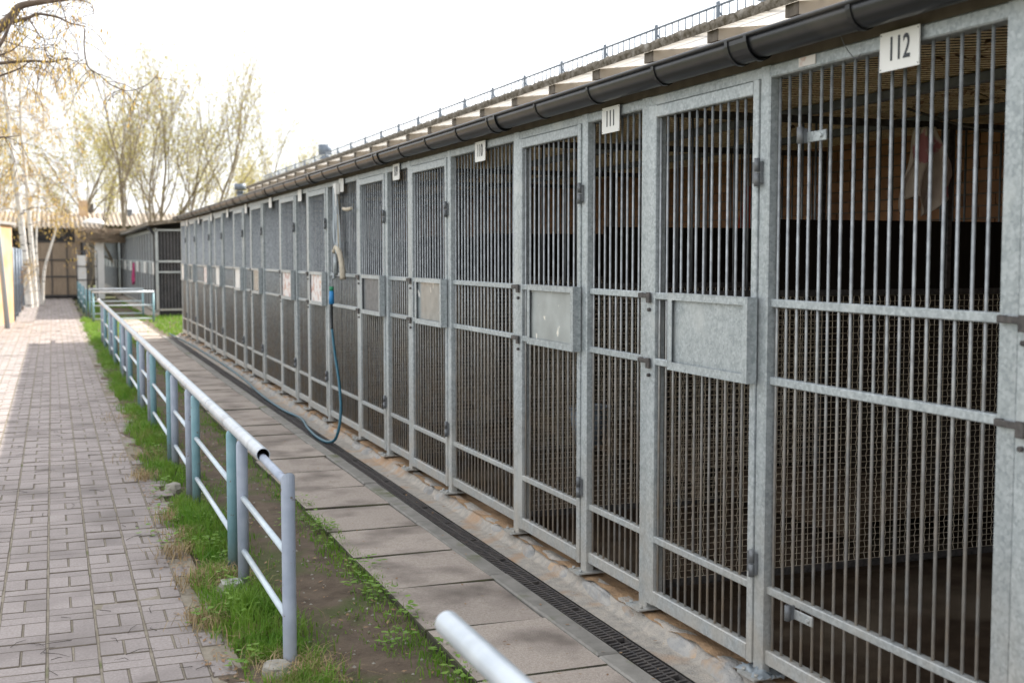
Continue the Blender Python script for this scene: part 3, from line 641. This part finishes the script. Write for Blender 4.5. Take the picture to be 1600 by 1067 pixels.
def hpart(mb, name, m): me = mb.mesh(name); o = obj(name, me, m, hs); me.transform(Matrix.Translation(hi)); return o
b = MB(); b.tube([(2.395, 11.04, 1.40), (2.395, 11.04, 1.36)], .02, 12); hpart(b, 'connector_ring', 'green')
b = MB(); b.tube([(2.395, 11.04, 1.36), (2.395, 11.04, 1.30), (2.395, 11.04, 1.24)], [.021, .024, .026], 12); hpart(b, 'connector', 'blue')
HP = catmull([(2.395, 11.04, 1.26), (2.39, 11.03, 1.08), (2.375, 10.85, .82), (2.36, 10.6, .55), (2.33, 10.42, .30), (2.29, 10.42, .10), (2.26, 10.62, .03), (2.235, 11.0, .026), (2.27, 11.6, .026), (2.335, 12.3, .03), (2.29, 13.1, .028), (2.30, 14.6, .028), (2.37, 16.4, .03), (2.40, 18.5, .035), (2.40, 21, .035), (2.37, 24, .035), (2.3, 26.8, .03)], 10)
b = MB(); b.tube(HP[:14], .0135, 10); hpart(b, 'upper_hose', 'hose_b'); b = MB(); b.tube(HP[13:], .0130, 10); hpart(b, 'lower_hose', 'hose')

t = empty('blue_bucket', (3.42, 7.55, .4), 'blue-grey bucket inside the kennel behind plate 111', 'bucket')
b = MB(); b.tube([(0, 0, 0), (0, 0, .25)], [.11, .14], 16); b.build('pail', 'bluegrey', t); b = MB(); b.tube([(math.cos(a)*.145, math.sin(a)*.145, .25) for a in np.linspace(0, 6.28, 20)], .008, 6); b.build('rim', 'bluegrey', t)
b = MB(); b.tube(catmull([(2.42, 3.62, 2.50), (2.41, 3.5, 2.455), (2.43, 3.42, 2.42), (2.455, 3.40, 2.36), (2.462, 3.36, 2.32), (2.462, 3.33, 2.33)], 6), .0016, 5); b.build('loose_wire', 'galv_dark', None, label='thin loose wire dangling from the gutter beside plate 112', cat='wire')
r_ = np.random.default_rng(6); b = MB(); b.grid(np.linspace(-.07, .07, 12), np.linspace(-.09, .09, 12), lambda x, y: (x+r_.normal(0, .008), y+r_.normal(0, .008), .02+r_.uniform(0, .045)*(1-(x/.09)**2)*(1-(y/.11)**2)))
b.build('crumpled_rag', 'film', None, (2.52, 3.93, .07), label='crumpled grey plastic rag at the foot of the nearest post', cat='rag')
# snow guard and roof vents
sg = empty('snow_guard', (4.12, Y0, 0), 'grey metal lattice snow guard along the roof edge above the gutter', 'snow guard')
zr = rz(4.12)+.035
gm_ = MB(); gm_.tube([(0, 0, .025), (0, .873, .025)], .008, 5); gm_.tube([(0, 0, .165), (0, .873, .165)], .008, 5)
for i in range(9): gm_.tube([(0, .05+i*.097, .025), (0, .05+i*.097+.004*math.sin(i*3), .165)], .0045, 5)
gme = gm_.mesh('lattice'); gme.materials.append(M['bluegrey'])
gp = MB(); gp.box(-.006, .006, -.015, .015, -.03, .19); gp.tube([(.14, 0, .0), (0, 0, .13)], .007, 5); gpe = gp.mesh('bracket'); gpe.materials.append(M['bluegrey'])
k = 0
while Y0+.873*(k+1) < Y1:
    obj('lattice', gme, None, sg, (0, .873*k, zr)); obj('bracket', gpe, None, sg, (0, .873*k, zr)); k += 1
def vent(loc, h, s, label):
    t = empty('roof_vent', loc, label, 'roof vent'); b = MB(); b.tube([(0, 0, 0), (0, 0, h*.62)], s*.55, 14); b.build('stack', 'bluegrey', t)
    b = MB(); b.tube([(0, 0, h*.5), (0, 0, h*.56)], s*.85, 14); b.tube([(0, 0, h*.66), (0, 0, h)], s, 14); b.build('cowl', 'bluegrey', t)
vent((5, 23.5, rz(5)+.05), .55, .13, 'blue-grey round vent cowl standing on the kennel roof in mid distance')
vent((5, 34.9, 3.2), .5, .16, 'farthest small blue-grey vent above the roofs near the trees')
vent((5, 7.75, rz(5)+.05), .42, .16, 'blue-grey vent at the top edge of the photo above the roof')

# ================================================================== RAILING
XR = .868
def rail_section(y0, y1, m, label, ends=()):
    t = empty('railing', (XR, y0, 0), label, 'railing', 'railing frames beside the path'); l = y1-y0
    for yy in (0, l):
        b = MB(); mit = (yy == 0 and 'mitre' in ends)
        if mit:
            b.tube([(0, 0, -.05), (0, 0, .755)], .0285, 16, False)
            qs = np.linspace(0, 2*math.pi, 16, False); b.add([(.0285*math.cos(q), .0285*math.sin(q), .755) for q in qs]+[(.0285*math.cos(q), .0285*math.sin(q), .785-.0285*math.sin(q)) for q in qs], [(i, (i+1) % 16, 16+(i+1) % 16, 16+i) for i in range(16)]+[tuple(range(16, 32))])
        else: b.tube([(0, yy, -.05), (0, yy, .735), (0, yy, .752), (0, yy, .76)], [.0285, .0285, .024, .012], 16)
        b.build('post', m, t)
    for z in (.47, .20):
        b = MB(); b.tube([(0, .02, z), (0, l-.02, z)], .0145, 10); b.build('mid_rail', 'pale', t)
    return t
secs = [(4.86, 6.14, 'lav')]; y = 6.52; k = 1
while y < 24.5:
    l = 1.76 if k % 2 else 1.1; secs.append((y, y+l, 'teal' if k % 2 else 'lav')); y += l+.40; k += 1
for i, (a, c, m) in enumerate(secs):
    t = rail_section(a, c, m, '%s painted railing frame with two thin mid rails, %s from the camera' % ('teal' if m == 'teal' else 'lavender-grey', ORD[i]), ('mitre',) if i == 0 else ())
    if i == 0:
        b = MB(); b.tube([(0, .0, .765), (0, .75, .775)], .0185, 12); b.build('top_pipe', 'lav', t)
def sleeve(y0, y1, label, z=.787):
    t = empty('handrail', (XR, y0, z), label, 'handrail', 'handrail tubes on the railing'); l = y1-y0; b = MB(); n = 20
    for r_, fl in ((.031, False), (.0275, True)):
        vs = [(r_*math.cos(2*math.pi*k/n), yy, r_*math.sin(2*math.pi*k/n)) for yy in (0, l) for k in range(n)]
        fs = [(k, n+k, n+(k+1) % n, (k+1) % n) for k in range(n)]
        if not fl: b.add(vs, fs, True)
        else: inner = (vs, [f[::-1] for f in fs])
    for yy in (0, l): b.add([(r_*math.cos(2*math.pi*k/n), yy, r_*math.sin(2*math.pi*k/n)) for r_ in (.031, .0275) for k in range(n)], [(k, (k+1) % n, n+(k+1) % n, n+k) for k in range(n)])
    b.build('tube', 'sleeve', t); b = MB(); b.add(*inner, True); b.build('tube_bore', 'inner', t); return t
SY = [5.47, 7.44, 10.2, 12.1, 15.0, 18.0, 21.0, 24.0, 26.2]
for i in range(len(SY)-1): sleeve(SY[i]+(.012 if i == 1 else .002), SY[i+1]-.002, 'silver handrail tube on the railing, %s length from its open near end' % ORD[i])
b = sleeve(.6, 2.74, 'blurred silver handrail tube in the near foreground at the bottom', .80)
mb = MB(); mb.tube([(0, 2.132, 0), (0, 2.139, 0)], .0272, 16); mb.build('end_cap', 'sleeve', b)
t = rail_section(.7, 2.0, 'lav', 'lavender railing frame below the near foreground handrail tube, outside the frame')
# footings
for x, y, s, lb in ((.80, 6.08, .12, 'rough concrete footing with steel plate and bolt beside the second post'), (.80, 4.78, .10, 'rough concrete footing in the grass by the nearest railing post'), (.77, 8.9, .09, 'rough concrete footing half hidden by grass at the third railing frame')):
    t = empty('footing', (x, y, 0), lb, 'footing'); b = MB()
    vs = []
    for zz, q in ((-.05, 1.1), (.03, 1.05), (.055, .85)):
        for k in range(9): a = k*2*math.pi/9; rr = s*.62*q*rng.uniform(.85, 1.12); vs.append((math.cos(a)*rr, math.sin(a)*rr*1.2, zz+rng.normal(0, .003)))
    b.add(vs, [(j*9+k, j*9+(k+1) % 9, (j+1)*9+(k+1) % 9, (j+1)*9+k) for j in range(2) for k in range(9)]+[tuple(range(18, 27))], False); b.build('concrete', 'footing', t)
    if s == .12:
        b = MB(); b.box(-.05, .05, -.06, .05, .058, .064, .001); b.tube([(0, -.01, .064), (0, -.01, .076)], .009, 6); b.build('anchor_plate', 'galv', t)
# far railings across the grass
def cross_rail(y, x0, x1, lab):
    t = empty('cross_railing', (x0, y, 0), lab, 'railing', 'pale railings crossing the grass'); l = x1-x0
    for xx in (0, l): b = MB(); b.tube([(xx, 0, -.06), (xx, 0, .74)], .028, 10); b.build('post', 'teal', t)
    b = MB(); b.tube([(-.02, 0, .76), (l+.02, 0, .76)], .03, 10); b.build('top_rail', 'sleeve', t)
    for z in (.42, .08): b = MB(); b.tube([(0, 0, z), (l, 0, z)], .016, 8); b.build('mid_rail', 'pale', t)
cross_rail(32.6, .95, 2.42, 'pale metal railing crossing the sunlit grass, nearer of two')
cross_rail(35.6, .95, 2.36, 'pale metal railing crossing the sunlit grass, farther of two')
for i, (a, c) in enumerate(((36, 39), (40, 43), (44, 47))): rail_section(a, c, 'teal', 'teal railing frame in the far distance, %s beyond the cross railings' % ORD[i])

# ================================================================== FAR SETTING
def far_block(y0, y1, lab, xf=2.75):
    t = empty('far_kennel_block', (xf, y0, 0), lab, 'kennel block'); l = y1-y0
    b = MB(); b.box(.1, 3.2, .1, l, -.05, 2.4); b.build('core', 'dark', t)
    b = MB(); b.add([(-.25, -.3, 2.62), (3.4, -.3, 3.05), (3.4, l, 3.05), (-.25, l, 2.62), (-.25, -.3, 2.52), (3.4, -.3, 2.95), (3.4, l, 2.95), (-.25, l, 2.52)], [(0, 1, 2, 3), (4, 7, 6, 5), (0, 4, 5, 1), (0, 3, 7, 4), (2, 6, 7, 3)]); b.build('roof', 'moss', t)
    b = MB(); b.tube([(-.2, 0, 2.5), (-.2, l, 2.5)], .06, 8); b.tube([(-.2, .05, 2.48), (-.02, .05, 2.25), (-.02, .05, .15)], .05, 8); b.build('gutter', 'gutter', t)
    k = 0; yy = 0
    while yy < l-.5:
        b = MB(); b.box(-.03, .05, yy, yy+.09, 0, 2.4); b.build('post', 'galv', t)
        b = MB()
        for i in range(18): b.tube([(0, yy+.1+i*.06, .1), (0, yy+.1+i*.06, 2.35)], .009, 4, False)
        b.build('bars', 'galv_dark', t, kind='stuff')
        b = MB(); b.box(-.06, -.01, yy+.12, yy+.72, 1.15, 1.5); b.build('notice_tray', ('white', 'galv', 'glass')[k % 3], t)
        yy += 1.2; k += 1
    b = MB(); b.box(-.02, .02, 0, l, 2.36, 2.46); b.box(-.02, .02, 0, l, 1.49, 1.53); b.box(-.02, .02, 0, l, .1, .16); b.build('rails', 'galv', t)
    b = MB()
    for i in range(34): b.tube([(.05+i*.09, .03, .1), (.05+i*.09, .03, 2.4)], .009, 4, False)
    b.build('end_bars', 'galv_dark', t, kind='stuff')
    for z in (.14, 1.2, 1.5, 2.38): b = MB(); b.box(.04, 3.1, .0, .028, z, z+.05); b.build('end_rail', 'galv', t)
    b = MB(); b.box(-.3, 0, -.1, l, -.05, .05); b.build('plinth', 'mortar', t)
far_block(35.6, 53.4, 'grey barred kennel block beyond the gap, nearer of two')
far_block(56, 72, 'grey barred kennel block farthest down the path')
cloth('magenta_cloth', .3, .75, 'pink', (2.6, 43.5, 1.45), (0, 0, R(90)), 'small magenta cloth hanging on the far kennel block', 'cloth', 5, .5)
# ochre shed wall on the left
t = empty('ochre_shed', (-1.7, 29.5, 0), 'sunlit ochre plastered shed at the left edge beside the path', 'shed')
b = MB(); A = Vector((-.94, 33.5, 0)); B = Vector((-2.4, 26.0, 0)); nrm = Vector((-1, .2, 0)).normalized()*3
cs = [A, B, B+nrm, A+nrm]; b.add([tuple(c-Vector((-1.7, 29.5, 0))+Vector((0, 0, z))) for z in (-.06, 2.45) for c in cs], [(3, 2, 1, 0), (4, 5, 6, 7)]+[(i, (i+1) % 4, 4+(i+1) % 4, 4+i) for i in range(4)]); b.build('wall', 'ochre', t)
b = MB(); cs2 = [c+(c-(A+B+nrm)/2)*.05 for c in cs]; b.add([tuple(c-Vector((-1.7, 29.5, 0))+Vector((0, 0, z))) for z in (2.455, 2.53) for c in cs2], [(3, 2, 1, 0), (4, 5, 6, 7)]+[(i, (i+1) % 4, 4+(i+1) % 4, 4+i) for i in range(4)]); b.build('roof', 'roof', t)
# lamp post
t = empty('lamp_post', (-1.12, 30.5, 0), 'slim leaning grey lamp post with white head at left edge', 'street lamp')
b = MB(); b.tube([(.12, 0, -.05), (-.02, 0, 2.2), (-.2, 0, 4.4)], [.06, .05, .04], 10); b.build('pole', 'lamp', t)
b = MB(); b.tube([(-.2, 0, 4.35), (-.2, 0, 4.45), (-.2, 0, 4.75), (-.2, 0, 4.85)], [.05, .13, .15, .06], 12); b.build('lamp_head', 'white', t)
# wire fence on the left with posts
t = empty('left_fence', (-.95, 34, 0), 'blue-grey wire fence with posts along the far left of the path', 'fence')
for k in range(7): b = MB(); b.tube([(.05*k/6, k*2.6, -.05), (.05*k/6, k*2.6, 1.9)], .04, 8); b.build('post', 'bluegrey', t)
b = MB()
for z in (.15, .95, 1.8): b.tube([(.03, 0, z), (.08, 15.6, z)], .005, 4, False)
for yy in np.arange(0, 15.6, 1.3): b.tube([(.05, yy, .05), (.05, yy, 1.85)], .004, 4, False)
b.build('wire', 'bluegrey', t, kind='stuff')
# building across the end of the path: reed gate, dark recess, corrugated roof
YG = 51.0
t = empty('end_building', (2, YG, 0), 'low building closing the path with wavy corrugated roof', 'building')
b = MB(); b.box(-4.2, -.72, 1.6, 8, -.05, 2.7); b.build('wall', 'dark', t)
b = MB(); b.box(-3.2, -.7, .15, .35, 2.30, 2.74); b.build('beam', 'dark', t)
nxs = np.arange(-4.6, -.1, .03)
b = MB(); b.grid(list(nxs), [0, 4.6, 9.2], lambda x, y: (x, -.3+y, 2.78+y*.155-(.31*max(0, y-4.6))+.045*math.sin(x*2*math.pi/.18))); ro = b.build('corrugated_roof', 'corr', t); ro.modifiers.new('s', 'SOLIDIFY').thickness = .02
b = MB(); b.box(-.9, -.55, 3.2, 3.6, 3.0, 4.0); b.build('chimney', 'ochre', t)
b = MB(); b.tube([(-.4, 1.2, 2.95), (-.4, 1.2, 3.08), (-.4, 1.2, 3.18)], [.45, .4, .15], 14); b.build('dome_light', 'white', t)
for k, xx in enumerate((-2.75, -.8)): b = MB(); b.box(xx-.05, xx+.05, .36, .46, -.05, 2.3); b.build('column', 'galv_dark' if k == 2 else 'bluegrey', t)
t2 = empty('long_shed', (6, 77, 0), 'long shed with pale corrugated roof behind the trees', 'shed')
b = MB(); b.box(-12, 16, 1, 8, -.05, 3.4); b.build('wall', 'fascia', t2)
b = MB(); b.grid(list(np.arange(-12.5, 16.5, .045)), [0, 4.5, 9], lambda x, y: (x, y, 3.5+y*.2-(.4*max(0, y-4.5))+.06*math.sin(x*2*math.pi/.27))); b.build('corrugated_roof', 'corr', t2)
b = MB(); b.box(-3.9, -3.5, 3.2, 3.6, 4.0, 4.9); b.build('chimney', 'fascia', t2); b = MB(); b.box(-1.5, -1.2, 3.4, 3.7, 4.0, 4.6); b.build('flue', 'galv_dark', t2)
t = empty('reed_gate', (-.6, YG+.05, 0), 'brown reed-screened gate in a metal frame at the path end', 'gate')
for k in range(24):
    b = MB(); b.box(k*.07+.003, k*.07+.067, 0, .02, .16, 2.2); b.build('reed_strip', 'reed', t)
b = MB()
for z in (.1, .85, 1.5, 2.22): b.box(0, 1.7, -.04, -.002, z, z+.05)
for x in (0, .56, 1.13, 1.66): b.box(x, x+.04, -.041, -.001, .1, 2.27)
b.build('gate_frame', 'iron', t)
t = empty('reed_awning', (2.45, YG-.9, 0), 'brown brushwood awning hanging over the right of the reed gate', 'awning'); b = MB()
for k in range(900):
    x = rng.uniform(-1.6, .3); z = rng.uniform(2.2, 2.72); y = rng.uniform(-.1, .15); l = rng.uniform(.08, .3); a = rng.normal(0, .35); b.tube([(x, y, z), (x+math.cos(a)*l, y+rng.normal(0, .03), z+math.sin(a)*l*.5)], .009, 3, False)
b.build('brushwood', 'reed', t, kind='stuff'); b = MB(); b.box(-1.6, .3, .16, .2, 2.2, 2.7); b.build('backing', 'reed', t)
t = empty('wire_rack', (.85, YG-3.5, 0), 'dark wire rack standing beside the reed gate', 'rack')
b = MB()
for x in (0, .35, .7): b.tube([(x, 0, -.05), (x, 0, 1.9)], .02, 6)
for z in (.3, .8, 1.3, 1.85): b.tube([(0, 0, z), (.7, 0, z)], .018, 6)
b.build('rack_frame', 'iron', t); b = MB(); b.box(.02, .34, .02, .08, .1, 1.7); b.build('white_board', 'white', t)
b = MB(); b.box(1.58, 1.92, 50.4, 50.5, 0, 2.2); b.build('white_screen', 'white', None, label='plain white upright board between reed gate and far kennels', cat='board')

# ================================================================== TREES
def grow(b, p, d, l, r, depth, twigs, up=.12, spread=.55, minr=.006, n=5, droop=0):
    pts = [p.copy()]; rs = [r]; seg = 5
    for i in range(seg):
        d = (d+Vector((random.gauss(0, .13), random.gauss(0, .13), up*.5-droop*(i/seg))) ).normalized(); p = p+d*(l/seg); pts.append(p.copy()); rs.append(max(minr*.6, r*(1-.55*(i+1)/seg)))
        if depth > 0 and i >= (1 if depth < 4 else 2):
            for _ in range(1 if random.random() < .75 else 2):
                a = Vector((random.gauss(0, 1), random.gauss(0, 1), random.gauss(.15, .6))); a = (a-d*a.dot(d)); 
                if a.length < .1: continue
                nd = (d+a.normalized()*random.uniform(spread*.6, spread*1.4)).normalized()
                grow(b, p.copy(), nd, l*random.uniform(.5, .72), max(minr, rs[-1]*.6), depth-1, twigs, up, spread, minr, n, droop)
    b.tube(pts, rs, n if depth > 1 else 3, False)
    if depth <= 1: twigs.append(pts)
    elif depth > 0: grow(b, p, d, l*.62, rs[-1], depth-1, twigs, up, spread, minr, n, droop)
def leafmesh(twigs, per, size, jit, hang=False):
    V = []; F = []
    for pts in twigs:
        for _ in range(per):
            p = random.choice(pts[1:])+Vector((random.gauss(0, jit), random.gauss(0, jit), random.gauss(0, jit)))
            s = size*random.uniform(.5, 1.3); a = Vector((random.gauss(0, 1), random.gauss(0, 1), random.gauss(0, 1))).normalized(); c = a.orthogonal().normalized()
            if hang: a = Vector((random.gauss(0, .15), random.gauss(0, .15), -1)); c = Vector((random.gauss(0, 1), random.gauss(0, 1), 0)).normalized()*.35
            k = len(V); V += [p-a*s*.6, p+c*s*.45, p+a*s*.6, p-c*s*.45]; F.append((k, k+1, k+2, k+3))
    me = bpy.data.meshes.new('crown'); me.from_pydata([tuple(v) for v in V], [], F); return me
def tree(loc, stems, label, h, seed, leaf='bud', per=5, size=.1, depth=3, bark='bark', r=.115, group=None, twigm=None, droop=0, up=.12):
    random.seed(seed); t = empty('tree' if bark == 'bark' else 'birch_tree', loc, label, 'tree', group); b = MB(); tw = []
    for (ox, oy, dx, dy, q) in stems: grow(b, Vector((ox, oy, -.1)), Vector((dx, dy, 1)).normalized(), h*.55*q, r*q, depth, tw, up=up, droop=droop, minr=.010, spread=.45)
    b.build('trunk', bark, t); obj('crown', leafmesh(tw, per, size, .2), leaf, t, kind='stuff'); return t
G = 'bare spring trees behind the end building'
TK = dict(group=G, per=5, size=.10, up=.16)
tree((3.6, 60, 0), [(0, 0, -.13, 0, 1.1), (-.1, 0, -.5, .1, .8)], 'leaning spring tree rising behind the corrugated roof, leftmost dark trunk', 10, 3, **TK)
tree((4.6, 61, 0), [(0, 0, -.12, 0, .95)], 'slender spring tree behind the corrugated roof, second dark trunk from left', 10, 14, **TK)
tree((5.3, 62, 0), [(0, 0, .08, 0, 1.05), (0, .3, -.06, 0, .85)], 'forked spring tree above the far kennel block', 10.5, 25, **TK)
tree((6.5, 62, 0), [(0, 0, .03, 0, .95)], 'upright thin spring tree left of the right-leaning one', 10, 27, **TK)
tree((6.9, 61, 0), [(0, 0, .24, 0, 1.1)], 'spring tree leaning right beside the kennel roof end', 10.5, 31, **TK)
tree((1.4, 66, 0), [(0, 0, 0, 0, 1), (.4, .3, .2, 0, .8)], 'pale yellow-green spring tree behind the reed gate', 10, 44, group=G, per=10, size=.10)
tree((11.0, 64, 0), [(0, 0, .1, 0, .8), (-.3, 0, -.1, 0, .7)], 'faint spring tree right of the others above the kennel roof', 11.5, 52, group=G, per=8, size=.09)
for i, (x, y, h) in enumerate(((-3, 84, 10), (4.5, 86, 10.5), (9, 88, 10), (13.5, 87, 7.5))):
    tree((x, y, 0), [(0, 0, 0, 0, 1)], 'hazy spring tree in the back row, %s from left' % ORD[i], h, 60+i, group='hazy back row of trees', per=9, size=.13)
# white birches at the left
def stem_tree(loc, paths, label, tw_dirs, seed, bark, leaf, rmax, per, hang, group=None, size=.06, depth=2, tl=1.0, n=10, twm='btwig', lo=.3):
    random.seed(seed); t = empty('birch_tree', loc, label, 'tree', group); L0 = Vector(loc); b = MB(); bt = MB(); tw = []
    for pts, r in paths:
        pp = catmull([Vector(p)-L0 for p in pts], 6); m_ = len(pp); b.tube(pp, [max(.006, r*(1-.75*i/m_)) for i in range(m_)], 8, False)
        for i in range(int(m_*lo), m_):
            for _ in range(n):
                if random.random() > .5: continue
                a = Vector((random.gauss(0, 1), random.gauss(0, 1), random.gauss(.1, .4))).normalized(); grow(bt, pp[i].copy(), a, tl*random.uniform(.5, 1.3), .012, depth, tw, up=.02, droop=.55, minr=.004, spread=.6)
    b.build('trunk', bark, t); bt.build('branches', twm, t); obj('crown', leafmesh(tw, per, size, .05, hang), leaf, t, kind='stuff')
stem_tree((-.72, 43, 0), [([(-.72, 43, -.1), (-.85, 43, 2), (-1.05, 43.1, 4.2), (-1.25, 43.2, 6.5), (-1.4, 43.2, 9)], .13), ([(-.55, 43.2, -.1), (-.6, 43.2, 1.5), (-.72, 43.3, 4), (-.85, 43.4, 6), (-.8, 43.4, 8.5)], .10)], 'white-barked birch with two trunks left of the reed gate', None, 5, 'birch', 'catkin', .13, 4, True, size=.075, tl=1.5, n=4)
stem_tree((-.35, 45, 0), [([(-.35, 45, -.1), (-.25, 45, 1.2), (.15, 45, 2.6), (.5, 45.2, 4.2)], .06), ([(-.4, 45, -.1), (-.5, 45, 2), (-.3, 45.2, 4.5)], .06)], 'thin young white birch leaning right beside the two-trunked birch', None, 9, 'birch', 'catkin', .06, 1, True, size=.07, tl=.7, n=2, lo=.7)
stem_tree((-2.6, 52, 0), [([(-2.6, 52, -.1), (-2.5, 52, 4), (-2.3, 52, 8), (-2.2, 52, 11)], .14)], 'orange-tinged birch behind the ochre shed', None, 12, 'birch', 'catkin', .14, 5, True, size=.09, tl=1.9, n=4)
# near birch whose trunk stands outside the left edge: boughs reach into the picture
random.seed(77)
t = empty('birch_tree', (-3.6, 13.5, 0), 'near birch reaching dark boughs with yellow catkins into the top left corner', 'tree'); L0 = Vector((-3.6, 13.5, 0)); tw = []
b = MB(); b.tube([Vector(p)-L0 for p in catmull([(-3.6, 13.5, -.1), (-3.5, 13.4, 2), (-3.3, 13.2, 4.2), (-3.2, 13.1, 7), (-3.1, 13, 9.5)], 6)], [.17-.006*i for i in range(25)], 12); b.build('trunk', 'birch', t)
boughs = [([(-3.42, 13.3, 2.7), (-2.2, 13.2, 2.85), (-1.3, 13.1, 3.2), (-0.77, 13.0, 3.59), (-0.42, 13.0, 3.89), (-0.29, 13.0, 4.03), (-0.23, 13.0, 4.11), (-0.06, 13.0, 4.16), (0.13, 13.0, 4.2), (.5, 13, 4.3)], 0.075),
([(-0.36, 13.0, 3.93), (-0.15, 12.9, 3.99), (-0.07, 12.9, 4.03), (0.11, 12.9, 4.01), (0.23, 12.9, 3.96), (0.37, 12.9, 3.94)], 0.02),
([(0.36, 12.9, 3.92), (0.35, 12.9, 3.73), (0.38, 12.9, 3.55), (0.46, 12.9, 3.49), (0.6, 12.9, 3.38), (0.76, 12.9, 3.33), (0.94, 12.9, 3.4), (1.04, 12.9, 3.5)], 0.008),
([(-1.3, 13.1, 3.2), (-.8, 12.9, 3.4), (-0.53, 12.8, 3.6), (-0.42, 12.8, 3.69), (-0.33, 12.8, 3.87), (-0.27, 12.8, 4.01)], 0.034),
([(-2.2, 13.2, 2.85), (-1.2, 13.1, 3.3), (-0.6, 13.0, 3.51), (-0.43, 13.0, 3.55), (-0.14, 13.0, 3.59), (0.04, 13.0, 3.59), (0.2, 13.0, 3.64)], 0.026),
([(-2.2, 13.2, 2.85), (-1.2, 13.1, 3.15), (-0.6, 13.0, 3.38), (-0.43, 13.0, 3.43), (-0.25, 13.0, 3.51), (-0.16, 13.0, 3.58)], 0.02),
([(-1.3, 13.1, 3.2), (-0.55, 13.1, 3.55), (-0.43, 13.1, 3.64), (-0.3, 13.1, 3.71), (-0.16, 13.1, 3.86)], 0.016),
([(-.8, 13.1, 3.6), (-0.54, 13.2, 3.82), (-0.25, 13.2, 3.76), (0.01, 13.2, 3.73)], 0.009),
([(-2.2, 13.2, 2.85), (-1.2, 13.1, 2.75), (-0.5, 13.0, 2.83), (-0.39, 13.0, 2.84), (-0.26, 13.0, 2.86)], 0.014),
([(0.13, 13, 4.2), (0.16, 12.8, 4.07), (0.21, 12.8, 3.89), (0.28, 12.8, 3.77), (0.29, 12.8, 3.59)], 0.007), ([(0.13, 13, 4.2), (0.32, 13.0, 4.21), (0.43, 13.0, 4.17), (0.45, 13.0, 4.07)], 0.008),
([(-0.15, 12.9, 3.99), (-0.07, 12.7, 3.8), (-0.02, 12.7, 3.76)], 0.006), ([(0.04, 13.0, 3.59), (-0.01, 13.0, 3.71), (0.07, 13.0, 3.76), (0.11, 13.0, 3.86)], 0.006), ([(-0.23, 13.0, 4.11), (-0.18, 13.1, 4.04), (-0.06, 13.1, 3.86)], 0.007)]
b = MB()
for pts, r in boughs:
    pp = catmull([Vector(p)-L0 for p in pts], 6); m_ = len(pp); b.tube(pp, [max(.004, r*(1-.78*i/m_)) for i in range(m_)], 7, False)
    for i in range(2, m_):
        if pp[i].x+L0.x < -1.2: continue
        for _ in range(2):
            if random.random() < .2: grow(b, pp[i].copy(), Vector((random.gauss(0, 1), random.gauss(0, .6), random.gauss(-.3, .6))).normalized(), random.uniform(.15, .5), .0045, 1, tw, up=0, droop=.6, minr=.002, spread=.7)
b.build('boughs', 'btwig', t, kind='stuff'); obj('catkins', leafmesh(tw, 2, .04, .015, True), 'catkin', t, kind='stuff')
# shrubs under the birches
random.seed(5); b = MB(); tw = []
for k in range(16): grow(b, Vector((random.uniform(-.9, -.55)+.95, random.uniform(0, 8), -.05)), Vector((random.gauss(0, .3), random.gauss(0, .3), 1)).normalized(), random.uniform(.6, 1.1), .015, 2, tw, minr=.005)
t = empty('shrub', (-.95-.25, 39, 0), 'leafless grey shrub under the white birches by the fence', 'shrub'); b.build('stems', 'btwig', t, kind='stuff'); obj('crown', leafmesh(tw, 1, .05, .04), 'leaf', t, kind='stuff')
